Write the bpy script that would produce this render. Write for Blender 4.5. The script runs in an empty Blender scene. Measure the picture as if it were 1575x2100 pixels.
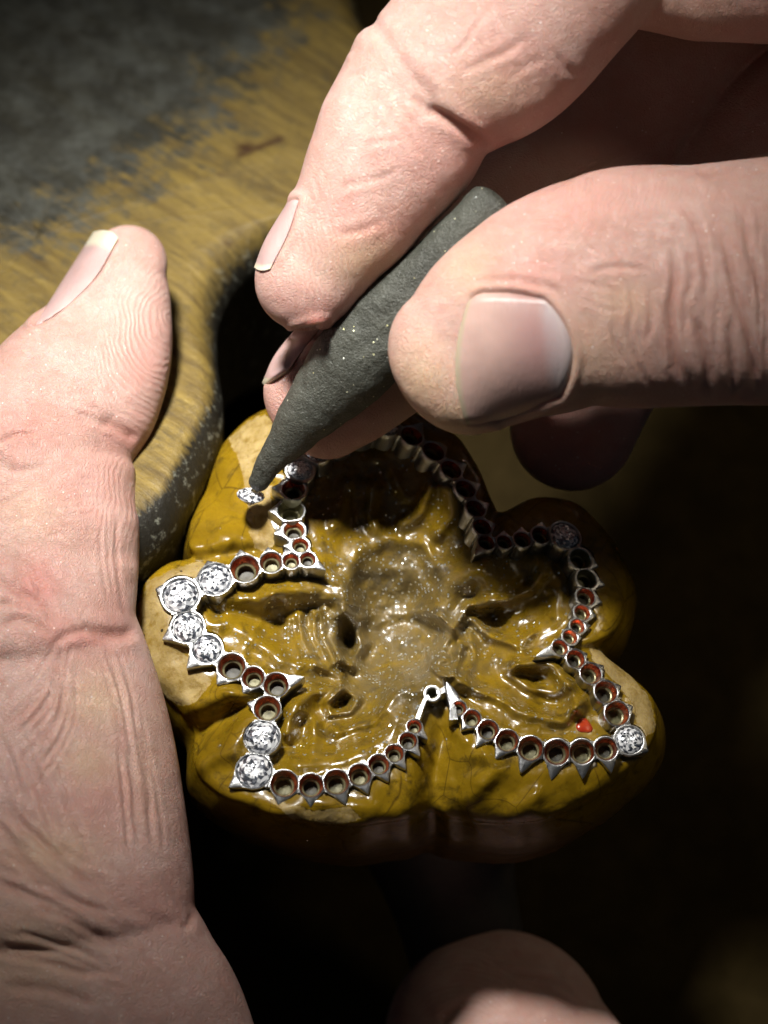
import bpy, math, random
import numpy as np
from mathutils import Vector, Matrix
from mathutils.bvhtree import BVHTree

# ------------------------------------------------------------------ scene, camera, light (1 unit = 1 cm)
S = bpy.context.scene
S.unit_settings.system = 'METRIC'
S.unit_settings.scale_length = 0.01
random.seed(4); rng = np.random.default_rng(7)
PPC = 230.0            # photograph pixels per cm in the plane of focus
DIST = 40.0            # camera distance, cm
PITCH = math.radians(45)
cd = bpy.data.cameras.new('camera'); cam = bpy.data.objects.new('camera', cd)
S.collection.objects.link(cam); S.camera = cam
CR = Matrix.Rotation(PITCH, 4, 'X')
cam.matrix_world = CR @ Matrix.Translation((0, 0, DIST))
cd.sensor_fit = 'VERTICAL'; cd.sensor_height = 24.0
cd.lens = 24.0*DIST/(2100/PPC)
cd.clip_start = 1.0; cd.clip_end = 500.0
cd.dof.use_dof = True; cd.dof.focus_distance = DIST - 0.1
cd.dof.aperture_fstop = 0.17
R3 = np.array(CR.to_3x3())

W = bpy.data.worlds.new('World'); S.world = W; W.use_nodes = True
bg = W.node_tree.nodes['Background']
bg.inputs[0].default_value = (0.75, 0.85, 1.0, 1); bg.inputs[1].default_value = 0.02

def cam2world(v): return np.asarray(v) @ R3.T
def at(px, py, z=0.0):
    """photo pixel + depth towards the camera (in px units) -> camera-frame cm"""
    px = np.asarray(px, float); py = np.asarray(py, float); zc = np.asarray(z, float)/PPC
    k = (DIST - zc)/DIST
    return np.stack(np.broadcast_arrays((px-787.5)/PPC*k, (1050-py)/PPC*k, zc), -1)
def project(v):
    k = (DIST - v[:, 2])/DIST
    return v[:, 0]/k*PPC+787.5, 1050-v[:, 1]/k*PPC, v[:, 2]*PPC

def lamp(name, direction, target_px, dist, size, power, color, spread):
    l = bpy.data.lights.new(name, 'AREA'); l.shape = 'DISK'; l.size = size
    l.energy = power; l.color = color; l.spread = math.radians(spread)
    o = bpy.data.objects.new(name, l); S.collection.objects.link(o)
    t = Vector(cam2world(at(*target_px))); d = Vector(cam2world(np.array(direction, float))).normalized()
    o.location = t + d*dist
    o.rotation_euler = d.to_track_quat('Z', 'Y').to_euler()
    return o
lamp('bench_lamp', (-0.16, 0.63, 0.755), (540, 560, 0), 34, 5.6, 590, (1.0, 0.975, 0.93), 18.5)
lamp('side_fill', (-0.85, 0.35, 0.45), (600, 900, 0), 45, 14, 40, (0.85, 0.93, 1.0), 60)  # unseen fill added to lift the shaded fingers

lamp('backdrop_fill', (0.62, 0.45, 0.64), (1500, 1050, -1100), 32, 5, 55, (1.0, 0.85, 0.62), 30)  # added warm fill that brightens the right of the backdrop, no known source
S.view_settings.view_transform = 'Standard'; S.view_settings.look = 'None'
S.view_settings.exposure = 0; S.view_settings.gamma = 1
S.render.engine = 'CYCLES'
S.cycles.max_bounces = 12; S.cycles.transmission_bounces = 12; S.cycles.glossy_bounces = 6
S.cycles.diffuse_bounces = 3; S.cycles.caustics_refractive = True; S.cycles.sample_clamp_indirect = 6
S.cycles.use_denoising = True

# ------------------------------------------------------------------ helpers
def smooth(x, a, b):
    t = np.clip((x-a)/(b-a), 0, 1); return t*t*(3-2*t)
def vnoise(x, y, seed=0):
    r = np.random.default_rng(seed).random((256, 256))
    xi = np.floor(x).astype(int); yi = np.floor(y).astype(int)
    fx = x-xi; fy = y-yi; fx = fx*fx*(3-2*fx); fy = fy*fy*(3-2*fy)
    a = r[xi % 256, yi % 256]; b = r[(xi+1) % 256, yi % 256]
    c = r[xi % 256, (yi+1) % 256]; d = r[(xi+1) % 256, (yi+1) % 256]
    return (a*(1-fx)+b*fx)*(1-fy)+(c*(1-fx)+d*fx)*fy
def fbm(x, y, seed=0, o=4):
    s = 0; a = 0.5
    for i in range(o):
        s = s+a*(vnoise(x*2**i, y*2**i, seed+i)-0.5)*2; a *= 0.5
    return s
def catmull(P, n, closed=False):
    P = np.asarray(P, float)
    if closed: Q = np.vstack([P[-1], P, P[0], P[1]])
    else: Q = np.vstack([2*P[0]-P[1], P, 2*P[-1]-P[-2]])
    out = []
    for i in range(len(Q)-3):
        t = np.linspace(0, 1, n, endpoint=False)[:, None]
        a, b, c, d = Q[i:i+4]
        out.append(0.5*((2*b)+(-a+c)*t+(2*a-5*b+4*c-d)*t*t+(-a+3*b-3*c+d)*t**3))
    if not closed: out.append(P[-1:])
    return np.vstack(out)
def pdist(x, y, poly):
    """distance to a polyline and the parameter 0..1 along it"""
    P = np.asarray(poly, float); best = np.full(x.shape, 1e9); par = np.zeros(x.shape); n = len(P)-1
    for i in range(n):
        a = P[i]; d = P[i+1]-a; L = d@d+1e-9
        t = np.clip(((x-a[0])*d[0]+(y-a[1])*d[1])/L, 0, 1)
        q = np.hypot(x-a[0]-t*d[0], y-a[1]-t*d[1]); m = q < best
        best = np.where(m, q, best); par = np.where(m, (i+t)/n, par)
    return best, par
def inside(x, y, poly):
    P = np.asarray(poly, float); c = np.zeros(x.shape, bool); j = len(P)-1
    for i in range(len(P)):
        xi, yi = P[i]; xj, yj = P[j]
        if yi != yj:
            c ^= ((yi > y) != (yj > y)) & (x < (xj-xi)*(y-yi)/(yj-yi)+xi)
        j = i
    return c
def sdist(x, y, poly):
    P = list(poly)+[poly[0]]; d, _ = pdist(x, y, P)
    return np.where(inside(x, y, poly), d, -d)        # positive inside

def tag(o, label=None, cat=None, group=None, kind=None):
    if label: o['label'] = label
    if cat: o['category'] = cat
    if group: o['group'] = group
    if kind: o['kind'] = kind
    return o
def link_mesh(name, verts, faces, mats, parent=None, smoothed=True, attrs=None, face_mats=None, sharp=None, origin=None):
    """verts in the camera frame (cm); stored in world coordinates about an origin at the thing's base"""
    w = cam2world(verts)
    if parent is not None:
        org = np.array(parent.location); q = parent.parent
        while q is not None: org = org+np.array(q.location); q = q.parent
    elif origin is not None: org = cam2world(np.array(origin))
    else: org = np.array([w[:, 0].mean(), w[:, 1].mean(), w[:, 2].min()])
    me = bpy.data.meshes.new(name)
    if isinstance(faces, np.ndarray):
        nf, k = faces.shape
        me.vertices.add(len(w)); me.vertices.foreach_set('co', (w-org).astype(np.float32).ravel())
        me.loops.add(nf*k); me.loops.foreach_set('vertex_index', faces.astype(np.int32).ravel())
        me.polygons.add(nf); me.polygons.foreach_set('loop_start', np.arange(0, nf*k, k, dtype=np.int32))
        me.update(calc_edges=True)
    else:
        me.from_pydata((w-org).tolist(), [], faces)
    for m in (mats if isinstance(mats, (list, tuple)) else [mats]): me.materials.append(m)
    me.polygons.foreach_set('use_smooth', [smoothed]*len(me.polygons))
    if face_mats is not None: me.polygons.foreach_set('material_index', np.asarray(face_mats, np.int32))
    for k, v in (attrs or {}).items():
        a = me.attributes.new(k, 'FLOAT', 'POINT'); a.data.foreach_set('value', np.asarray(v, np.float32))
    me.validate(); me.update()
    if sharp: me.set_sharp_from_angle(angle=math.radians(sharp))
    o = bpy.data.objects.new(name, me); S.collection.objects.link(o)
    if parent is not None: o.parent = parent
    else: o.location = org
    return o
def empty(name, p):
    o = bpy.data.objects.new(name, None); S.collection.objects.link(o); o.location = cam2world(np.array(p)); return o
def grid_faces(nu, nv, wrap=False):
    i = np.arange(nu-1)[:, None]; j = np.arange(nv if wrap else nv-1)[None, :]; k = (j+1) % nv
    return np.stack([i*nv+j, i*nv+k, (i+1)*nv+k, (i+1)*nv+j], -1).reshape(-1, 4)

# ------------------------------------------------------------------ materials
class NT:
    def __init__(s, name):
        s.m = bpy.data.materials.new(name); s.m.use_nodes = True
        s.t = s.m.node_tree; s.b = s.t.nodes['Principled BSDF']; s.out = s.t.nodes['Material Output']
        tc = s.t.nodes.new('ShaderNodeTexCoord'); s.obj = tc.outputs['Object']
    def n(s, typ, ins=None, **kw):
        nd = s.t.nodes.new('ShaderNode'+typ)
        for k, v in kw.items(): setattr(nd, k, v)
        for k, v in (ins or {}).items():
            if isinstance(v, bpy.types.NodeSocket): s.t.links.new(v, nd.inputs[k])
            else: nd.inputs[k].default_value = v
        return nd
    def attr(s, name): return s.n('Attribute', attribute_name=name).outputs['Fac']
    def math(s, op, a, b=0.0, c=None):
        i = {0: a, 1: b}
        if c is not None: i[2] = c
        return s.n('Math', i, operation=op).outputs[0]
    def ramp(s, f, stops):
        r = s.n('ValToRGB', {0: f}); e = r.color_ramp.elements
        while len(e) < len(stops): e.new(0.5)
        for q, (p, c) in zip(e, stops):
            q.position = p; q.color = (c if isinstance(c, (tuple, list)) else (c, c, c))[:3]+(1,) if not isinstance(c, float) else (c, c, c, 1)
        return r.outputs[0]
    def mix(s, f, a, b, mode='MIX'):
        nd = s.t.nodes.new('ShaderNodeMix'); nd.data_type = 'RGBA'; nd.blend_type = mode
        for k, v in ((0, f), (6, a), (7, b)):
            if isinstance(v, bpy.types.NodeSocket): s.t.links.new(v, nd.inputs[k])
            else: nd.inputs[k].default_value = (tuple(v)+(1,))[:4] if isinstance(v, (tuple, list)) else v
        return nd.outputs[2]
    def noise(s, scale, detail=3, rough=0.5, vec=None, dist=0.0):
        return s.n('TexNoise', {'Vector': vec or s.obj, 'Scale': scale, 'Detail': detail, 'Roughness': rough, 'Distortion': dist}).outputs[0]
    def vor(s, scale, vec=None, feature='F1', out='Distance'):
        return s.n('TexVoronoi', {'Vector': vec or s.obj, 'Scale': scale}, feature=feature).outputs[out]
    def mapv(s, scale=(1, 1, 1), rot=(0, 0, 0), vec=None):
        r = s.n('Mapping', {'Vector': vec or s.obj, 'Rotation': rot}).outputs[0]     # turn first, then stretch
        return s.n('Mapping', {'Vector': r, 'Scale': scale}).outputs[0]
    def set(s, **kw):
        for k, v in kw.items():
            k = k.replace('_', ' ')
            if isinstance(v, bpy.types.NodeSocket): s.t.links.new(v, s.b.inputs[k])
            else: s.b.inputs[k].default_value = (tuple(v)+(1,))[:4] if isinstance(v, (tuple, list)) and k != 'Subsurface Radius' else v
        return s
    def bump(s, h, dist, strength=1.0, normal=None):
        i = {'Height': h, 'Distance': dist, 'Strength': strength}
        if normal: i['Normal'] = normal
        return s.n('Bump', i).outputs[0]

def skin_material():
    s = NT('skin')
    n1 = s.noise(1.6, 4, 0.55); n2 = s.noise(7, 4, 0.6)
    c = s.mix(s.ramp(n1, [(0.35, 0.0), (0.68, 1.0)]), (0.46, 0.275, 0.225), (0.53, 0.355, 0.305))
    c = s.mix(s.math('MULTIPLY', s.ramp(n2, [(0.42, 0.0), (0.66, 1.0)]), 0.6), c, (0.48, 0.26, 0.215))
    c = s.mix(s.math('MULTIPLY', s.attr('pink'), 0.9), c, (0.50, 0.21, 0.18))
    c = s.mix(s.math('MULTIPLY', s.attr('yellow'), 0.7), c, (0.60, 0.43, 0.24))
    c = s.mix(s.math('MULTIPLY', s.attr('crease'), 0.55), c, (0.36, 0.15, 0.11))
    # the polygon pattern of skin lines, pores and pale dry flakes
    v = s.n('VectorMath', {0: s.obj, 1: s.n('VectorMath', {0: s.n('TexNoise', {'Vector': s.obj, 'Scale': 6.0, 'Detail': 2}).outputs['Color'], 1: (0.18, 0.18, 0.18)}, operation='MULTIPLY').outputs[0]}, operation='ADD').outputs[0]
    cell = s.vor(24, s.mapv((1, 1.5, 1), (0.4, 0.3, 0.5), v), 'DISTANCE_TO_EDGE')
    lines = s.ramp(cell, [(0.0, 0.0), (0.16, 1.0)])
    cell2 = s.ramp(s.vor(50, v, 'DISTANCE_TO_EDGE'), [(0.0, 0.0), (0.2, 1.0)])
    ph = s.math('ADD', s.attr('ridge'), s.math('MULTIPLY', s.noise(4, 2), 2.2))
    rid = s.math('MULTIPLY', s.math('SINE', s.math('MULTIPLY', ph, 6.28318)), s.attr('ridgemask'))
    rid = s.math('MULTIPLY', rid, s.ramp(s.noise(5, 2), [(0.3, 0.25), (0.6, 1.0)]))
    h = s.math('ADD', s.math('MULTIPLY', lines, 0.42), s.math('MULTIPLY', cell2, 0.32))
    h = s.math('MULTIPLY', h, s.math('SUBTRACT', 1.0, s.math('MULTIPLY', s.attr('ridgemask'), 0.6)))
    h = s.math('ADD', h, s.math('MULTIPLY', rid, 0.34))
    h = s.math('ADD', h, s.math('MULTIPLY', s.noise(75, 3), 0.45))
    h = s.math('ADD', h, s.math('MULTIPLY', n2, 0.35))
    nrm = s.bump(h, 0.0092, 0.85)
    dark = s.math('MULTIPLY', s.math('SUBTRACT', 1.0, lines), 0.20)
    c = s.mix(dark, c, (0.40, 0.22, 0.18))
    ridc = s.math('MULTIPLY', s.math('MAXIMUM', rid, 0.0), 0.10)
    c = s.mix(ridc, c, (0.85, 0.72, 0.66))
    fl = s.vor(30, None, 'F1', 'Color'); fr = s.n('SeparateColor', {0: fl}).outputs[0]
    dd = s.vor(30)
    fleck = s.math('MULTIPLY', s.math('GREATER_THAN', fr, 0.975), s.math('LESS_THAN', dd, 0.22))
    c = s.mix(s.math('MULTIPLY', fleck, 0.6), c, (0.9, 0.86, 0.8))
    s.set(Base_Color=c, Roughness=s.ramp(s.noise(12, 3), [(0.3, 0.50), (0.7, 0.40)]), Normal=nrm,
          Subsurface_Weight=0.28, Subsurface_Radius=(1.0, 0.32, 0.16), Subsurface_Scale=0.11, Specular_IOR_Level=0.40)
    return s.m
def nail_material(name, pale, bed, purple=0.0, free=(0.62, 0.57, 0.42)):
    s = NT(name)
    u = s.attr('along'); l = s.attr('lunula'); e = s.attr('edge')
    n = s.noise(3, 3)
    c = s.mix(s.ramp(n, [(0.35, 0.0), (0.65, 1.0)]), bed, tuple(x*0.86 for x in bed))
    c = s.mix(s.math('MULTIPLY', l, 0.75), c, pale)
    c = s.mix(s.math('MULTIPLY', e, 0.85), c, free)
    if purple:
        c = s.mix(s.math('MULTIPLY', s.attr('dark'), purple), c, (0.25, 0.13, 0.13))  # darker purple-brown patch towards the root
    st = s.noise(9, 3, 0.6, s.mapv((6, 0.6, 1)))
    s.set(Base_Color=c, Roughness=0.34, Subsurface_Weight=0.12, Subsurface_Radius=(1, .35, .2), Subsurface_Scale=0.06,
          Normal=s.bump(st, 0.009, 0.6), Specular_IOR_Level=0.3)
    return s.m
def wax_material():
    s = NT('pitch_wax')
    n = s.noise(2.2, 5, 0.6)
    c = s.mix(s.ramp(n, [(0.3, 0.0), (0.7, 1.0)]), (0.125, 0.073, 0.0035), (0.225, 0.136, 0.006))
    blot = s.ramp(s.noise(4.5, 6, 0.7, dist=0.6), [(0.52, 0.0), (0.68, 1.0)])
    c = s.mix(s.math('MULTIPLY', blot, 0.8), c, (0.035, 0.022, 0.006))
    crack = s.ramp(s.n('TexVoronoi', {'Vector': s.mapv((1, 0.45, 1), (0, 0, 0.4)), 'Scale': 2.0}, feature='DISTANCE_TO_EDGE').outputs[0], [(0.0, 1.0), (0.012, 0.0)])
    c = s.mix(s.math('MULTIPLY', crack, s.math('MULTIPLY', s.attr('side'), 0.7)), c, (0.03, 0.015, 0.004))
    tn = s.noise(3.2, 5, 0.7)
    tan = s.mix(s.ramp(tn, [(0.35, 0.0), (0.7, 1.0)]), (0.19, 0.125, 0.035), (0.33, 0.245, 0.105))
    tan = s.mix(s.ramp(s.noise(11, 4, 0.7), [(0.50, 0.0), (0.66, 0.75)]), tan, (0.15, 0.088, 0.012))
    pit = s.math('LESS_THAN', s.vor(5.5), 0.09)
    tan = s.mix(pit, tan, (0.03, 0.02, 0.008))
    tm = s.ramp(s.math('ADD', s.attr('tan'), s.math('MULTIPLY', s.math('SUBTRACT', tn, 0.5), 1.1)), [(0.47, 0.0), (0.53, 1.0)])
    c = s.mix(tm, c, tan)
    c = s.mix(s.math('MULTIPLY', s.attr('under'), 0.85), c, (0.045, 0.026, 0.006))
    # grime caught in the hollows of the bowl, and silver filings scattered over it
    dn = s.noise(7, 4, 0.65)
    dust = s.attr('dust')
    grime = s.math('MULTIPLY', s.ramp(s.math('ADD', s.math('MULTIPLY', dust, 0.9), s.math('SUBTRACT', dn, 0.5)), [(0.55, 0.0), (0.95, 1.0)]), 0.8)
    c = s.mix(s.math('MULTIPLY', grime, 0.75), c, (0.055, 0.046, 0.026))
    def flecks(scale, rad, lo):
        col = s.n('SeparateColor', {0: s.vor(scale, None, 'F1', 'Color')})
        keep = s.math('GREATER_THAN', s.math('ADD', col.outputs[0], s.math('ADD', s.math('MULTIPLY', dust, 0.26), s.math('MULTIPLY', s.math('SUBTRACT', dn, 0.5), 0.45))), lo)
        return s.math('MULTIPLY', keep, s.math('LESS_THAN', s.vor(scale), rad)), col
    f1, cc = flecks(34, 0.36, 1.06); f2, c2 = flecks(21, 0.28, 1.10)
    fl = s.math('MAXIMUM', f1, f2)
    h = s.math('ADD', s.math('MULTIPLY', s.noise(9, 3), 0.5), s.math('MULTIPLY', s.noise(30, 3), s.math('ADD', s.math('MULTIPLY', dust, 0.5), s.math('MULTIPLY', tm, 0.5))))
    nrm = s.bump(h, 0.02, 0.6)
    rnd = s.n('VectorMath', {0: s.n('VectorMath', {0: s.vor(34, None, 'F1', 'Color'), 1: (0.5, 0.5, 0.5)}, operation='SUBTRACT').outputs[0], 1: (1.1, 1.1, 1.1)}, operation='MULTIPLY').outputs[0]
    geo = s.n('NewGeometry').outputs['Normal']
    fn = s.n('VectorMath', {0: s.n('VectorMath', {0: geo, 1: rnd}, operation='ADD').outputs[0]}, operation='NORMALIZE').outputs[0]
    s.set(Base_Color=c, Normal=nrm, Coat_Weight=s.math('MULTIPLY', s.math('SUBTRACT', 0.6, s.math('MULTIPLY', tm, 0.55)), s.math('SUBTRACT', 1.0, s.math('MULTIPLY', s.attr('side'), 0.8))), Coat_Roughness=0.17,
          Roughness=s.ramp(s.math('ADD', s.noise(5, 4), s.math('MULTIPLY', s.math('MAXIMUM', s.math('MAXIMUM', grime, tm), s.attr('under')), 0.4)), [(0.35, 0.17), (0.8, 0.5)]),
          Specular_IOR_Level=s.math('SUBTRACT', 0.5, s.math('MULTIPLY', s.attr('side'), 0.4)), Subsurface_Weight=0.12, Subsurface_Radius=(1, .6, .05), Subsurface_Scale=0.08)
    m2 = s.n('BsdfGlossy', {'Color': (0.85, 0.87, 0.85, 1), 'Roughness': 0.22, 'Normal': fn})
    m3 = s.n('BsdfDiffuse', {'Color': (0.55, 0.56, 0.52, 1)})
    m23 = s.n('MixShader', {0: 0.25, 1: m2.outputs[0], 2: m3.outputs[0]})
    mx = s.n('MixShader', {0: fl, 1: s.b.outputs[0], 2: m23.outputs[0]})
    s.t.links.new(mx.outputs[0], s.out.inputs[0])
    return s.m
def metal_material(name, base, rough, bump=0.004):
    s = NT(name)
    n = s.noise(26, 4, 0.65); w = s.noise(70, 2, 0.5, s.mapv((1, 5, 1), (0.3, 0.2, 0.9)))
    c = s.mix(s.ramp(n, [(0.38, 0.0), (0.7, 1.0)]), tuple(x*0.80 for x in base), base)
    s.set(Base_Color=c, Metallic=1.0, Roughness=s.ramp(n, [(0.3, rough+0.10), (0.7, rough)]),
          Normal=s.bump(s.math('ADD', n, s.math('MULTIPLY', w, 0.5)), bump, 0.6))
    return s.m
def shellac_material():
    s = NT('red_shellac_lining')
    n = s.noise(14, 4, 0.6)
    c = s.mix(s.ramp(n, [(0.42, 0.0), (0.62, 1.0)]), (0.25, 0.026, 0.010), (0.78, 0.20, 0.07))
    c = s.mix(s.ramp(s.noise(9, 3), [(0.52, 0.0), (0.66, 0.5)]), c, (0.34, 0.30, 0.23))
    s.set(Base_Color=c, Metallic=0.7, Roughness=0.27, Normal=s.bump(n, 0.01, 0.5), Coat_Weight=0.4, Coat_Roughness=0.15)
    return s.m
def simple(name, cols, scale, rough, metallic=0.0, bumpd=0.01, **kw):
    s = NT(name); n = s.noise(scale, 4, 0.6)
    s.set(Base_Color=s.mix(s.ramp(n, [(0.35, 0.0), (0.68, 1.0)]), cols[0], cols[1]), Roughness=rough, Metallic=metallic, Normal=s.bump(n, bumpd, 0.6), **kw)
    return s.m
def diamond_material():
    s = NT('diamond')
    g = s.n('BsdfGlass', {'Color': (0.62, 0.64, 0.68, 1), 'Roughness': 0.0, 'IOR': 2.42})
    # sparkle painted in
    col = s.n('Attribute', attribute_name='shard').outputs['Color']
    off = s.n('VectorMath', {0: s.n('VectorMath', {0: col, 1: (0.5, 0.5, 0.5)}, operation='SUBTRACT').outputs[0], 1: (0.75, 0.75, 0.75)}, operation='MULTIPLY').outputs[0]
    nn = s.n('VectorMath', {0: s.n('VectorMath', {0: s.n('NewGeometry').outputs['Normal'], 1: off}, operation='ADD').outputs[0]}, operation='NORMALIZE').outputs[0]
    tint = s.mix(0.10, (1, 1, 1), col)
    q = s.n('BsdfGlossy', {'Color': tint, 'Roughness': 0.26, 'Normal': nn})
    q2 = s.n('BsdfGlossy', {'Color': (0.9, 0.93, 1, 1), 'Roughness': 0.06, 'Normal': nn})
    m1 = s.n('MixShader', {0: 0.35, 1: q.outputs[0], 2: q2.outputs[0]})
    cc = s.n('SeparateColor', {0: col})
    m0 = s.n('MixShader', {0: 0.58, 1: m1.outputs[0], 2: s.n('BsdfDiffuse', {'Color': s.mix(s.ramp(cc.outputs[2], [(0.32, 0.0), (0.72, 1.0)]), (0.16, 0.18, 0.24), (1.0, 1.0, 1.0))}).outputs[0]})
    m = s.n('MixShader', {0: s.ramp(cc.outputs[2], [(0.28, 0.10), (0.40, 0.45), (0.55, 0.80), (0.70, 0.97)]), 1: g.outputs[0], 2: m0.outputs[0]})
    s.t.links.new(m.outputs[0], s.out.inputs[0]); s.t.nodes.remove(s.b)
    return s.m
def stick_material():
    s = NT('graphite_wax')
    n = s.noise(3, 5, 0.65)
    c = s.mix(s.ramp(n, [(0.3, 0.0), (0.7, 1.0)]), (0.026, 0.027, 0.021), (0.066, 0.068, 0.054))
    c = s.mix(s.ramp(s.noise(38, 3, 0.7), [(0.55, 0.0), (0.75, 0.6)]), c, (0.15, 0.155, 0.14))
    col = s.n('SeparateColor', {0: s.vor(34, None, 'F1', 'Color')}); d = s.vor(34)
    up = s.ramp(s.attr('along'), [(0.15, 0.085), (1.0, 0.16)])
    k = s.math('MULTIPLY', s.math('GREATER_THAN', s.math('ADD', col.outputs[0], up), 1.06), s.math('LESS_THAN', d, s.math('MULTIPLY', col.outputs[2], 0.36)))
    c = s.mix(k, c, s.mix(col.outputs[1], (0.75, 0.72, 0.35), (0.75, 0.8, 0.78)))
    scr = s.ramp(s.n('TexVoronoi', {'Vector': s.mapv((0.7, 4, 0.7), (0.2, 0.5, 0.9)), 'Scale': 1.3}, feature='DISTANCE_TO_EDGE').outputs[0], [(0.0, 0.4), (0.01, 0.0)])
    c = s.mix(s.math('MULTIPLY', scr, 0.4), c, (0.2, 0.2, 0.18))
    h = s.math('ADD', s.math('MULTIPLY', s.noise(6, 4, 0.6), 1.6), s.math('ADD', s.math('MULTIPLY', s.noise(45, 3, 0.7), 0.8), s.math('MULTIPLY', scr, -0.15)))
    s.set(Base_Color=c, Roughness=0.48, Specular_IOR_Level=0.35, Metallic=s.math('MULTIPLY', k, 0.8), Normal=s.bump(h, 0.03, 0.7))
    return s.m
def wood_material():
    s = NT('worn_bench_wood')
    # the grain runs from upper left to lower right of the board
    g = s.mapv((0.5, 4.0, 2.0), (0, 0, math.radians(42)))
    g2 = s.mapv((1.1, 6.5, 3), (0, 0, math.radians(42)))
    n = s.noise(1.6, 5, 0.65, g, 0.3); f = s.noise(2.6, 6, 0.72, g2, 0.5)
    c = s.mix(s.ramp(n, [(0.3, 0.0), (0.7, 1.0)]), (0.080, 0.050, 0.011), (0.22, 0.152, 0.037))
    c = s.mix(s.ramp(f, [(0.52, 0.0), (0.66, 0.6)]), c, (0.055, 0.036, 0.012))
    c = s.mix(s.ramp(s.noise(5, 6, 0.75), [(0.52, 0.0), (0.66, 0.55)]), c, (0.06, 0.045, 0.02))
    c = s.mix(s.ramp(s.noise(3.5, 4, 0.7, g2, 0.4), [(0.62, 0.0), (0.74, 0.5)]), c, (0.38, 0.30, 0.11))
    gm = s.math('ADD', s.attr('grime'), s.math('ADD', s.math('MULTIPLY', s.math('SUBTRACT', f, 0.5), 0.75), s.math('MULTIPLY', s.math('SUBTRACT', s.noise(3, 5, 0.7), 0.5), 1.0)))
    gr = s.ramp(gm, [(0.39, 0.0), (0.61, 1.0)])
    gc = s.mix(s.ramp(s.noise(2.5, 6, 0.75), [(0.42, 0.0), (0.72, 1.0)]), (0.020, 0.021, 0.017), (0.085, 0.09, 0.078))
    c = s.mix(s.math('MULTIPLY', gr, 0.94), c, gc)
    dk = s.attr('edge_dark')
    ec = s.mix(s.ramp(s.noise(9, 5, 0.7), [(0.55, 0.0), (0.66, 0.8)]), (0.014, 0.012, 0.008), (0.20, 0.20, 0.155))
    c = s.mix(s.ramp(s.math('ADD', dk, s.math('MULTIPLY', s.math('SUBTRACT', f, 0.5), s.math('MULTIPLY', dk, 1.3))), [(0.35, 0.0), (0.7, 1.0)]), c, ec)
    c = s.mix(s.attr('knot'), c, (0.035, 0.012, 0.004))
    h = s.math('ADD', s.math('MULTIPLY', f, 1.0), s.noise(14, 4, 0.7))
    s.set(Base_Color=c, Roughness=s.ramp(n, [(0.3, 0.62), (0.7, 0.42)]), Normal=s.bump(h, 0.018, 0.7), Specular_IOR_Level=0.35)
    return s.m

M_skin = skin_material()
M_nail = nail_material('thumbnail', (0.50, 0.48, 0.48), (0.47, 0.31, 0.265), 0.7, (0.36, 0.33, 0.21))
M_nail2 = nail_material('fingernail', (0.52, 0.43, 0.41), (0.49, 0.325, 0.305))
M_wax = wax_material(); M_stick = stick_material(); M_wood = wood_material()
M_metal = metal_material('white_gold', (0.50, 0.50, 0.495), 0.27)
M_red = shellac_material()
M_seat = simple('pale_brass_seat', ((0.09, 0.08, 0.038), (0.24, 0.22, 0.12)), 16, 0.34, 0.5, 0.01)
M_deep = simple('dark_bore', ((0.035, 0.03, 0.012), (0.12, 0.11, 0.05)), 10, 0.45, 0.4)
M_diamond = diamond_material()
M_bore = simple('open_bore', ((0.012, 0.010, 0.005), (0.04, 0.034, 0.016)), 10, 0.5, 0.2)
M_apron = simple('dark_brown_leather', ((0.016, 0.0105, 0.003), (0.024, 0.016, 0.005)), 3, 0.9, 0, 0.03, Specular_IOR_Level=0.05)
M_redwax = simple('red_wax', ((0.25, 0.015, 0.006), (0.40, 0.05, 0.01)), 12, 0.2)
M_holder = simple('holder_wood', ((0.018, 0.015, 0.012), (0.03, 0.026, 0.02)), 4, 0.5)

# ------------------------------------------------------------------ apron far below
def apron():
    n = 60
    u, v = np.meshgrid(np.linspace(-1500, 3400, n), np.linspace(-1300, 3600, n), indexing='ij')
    z = -1150 - 0.25*(1270-v) - 0.10*(u-800) + 90*fbm(u/700, v/900, 21, 3)
    o = link_mesh('backdrop', at(u.ravel(), v.ravel(), z.ravel()), grid_faces(n, n), M_apron)
    tag(o, kind='structure')
apron()

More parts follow.
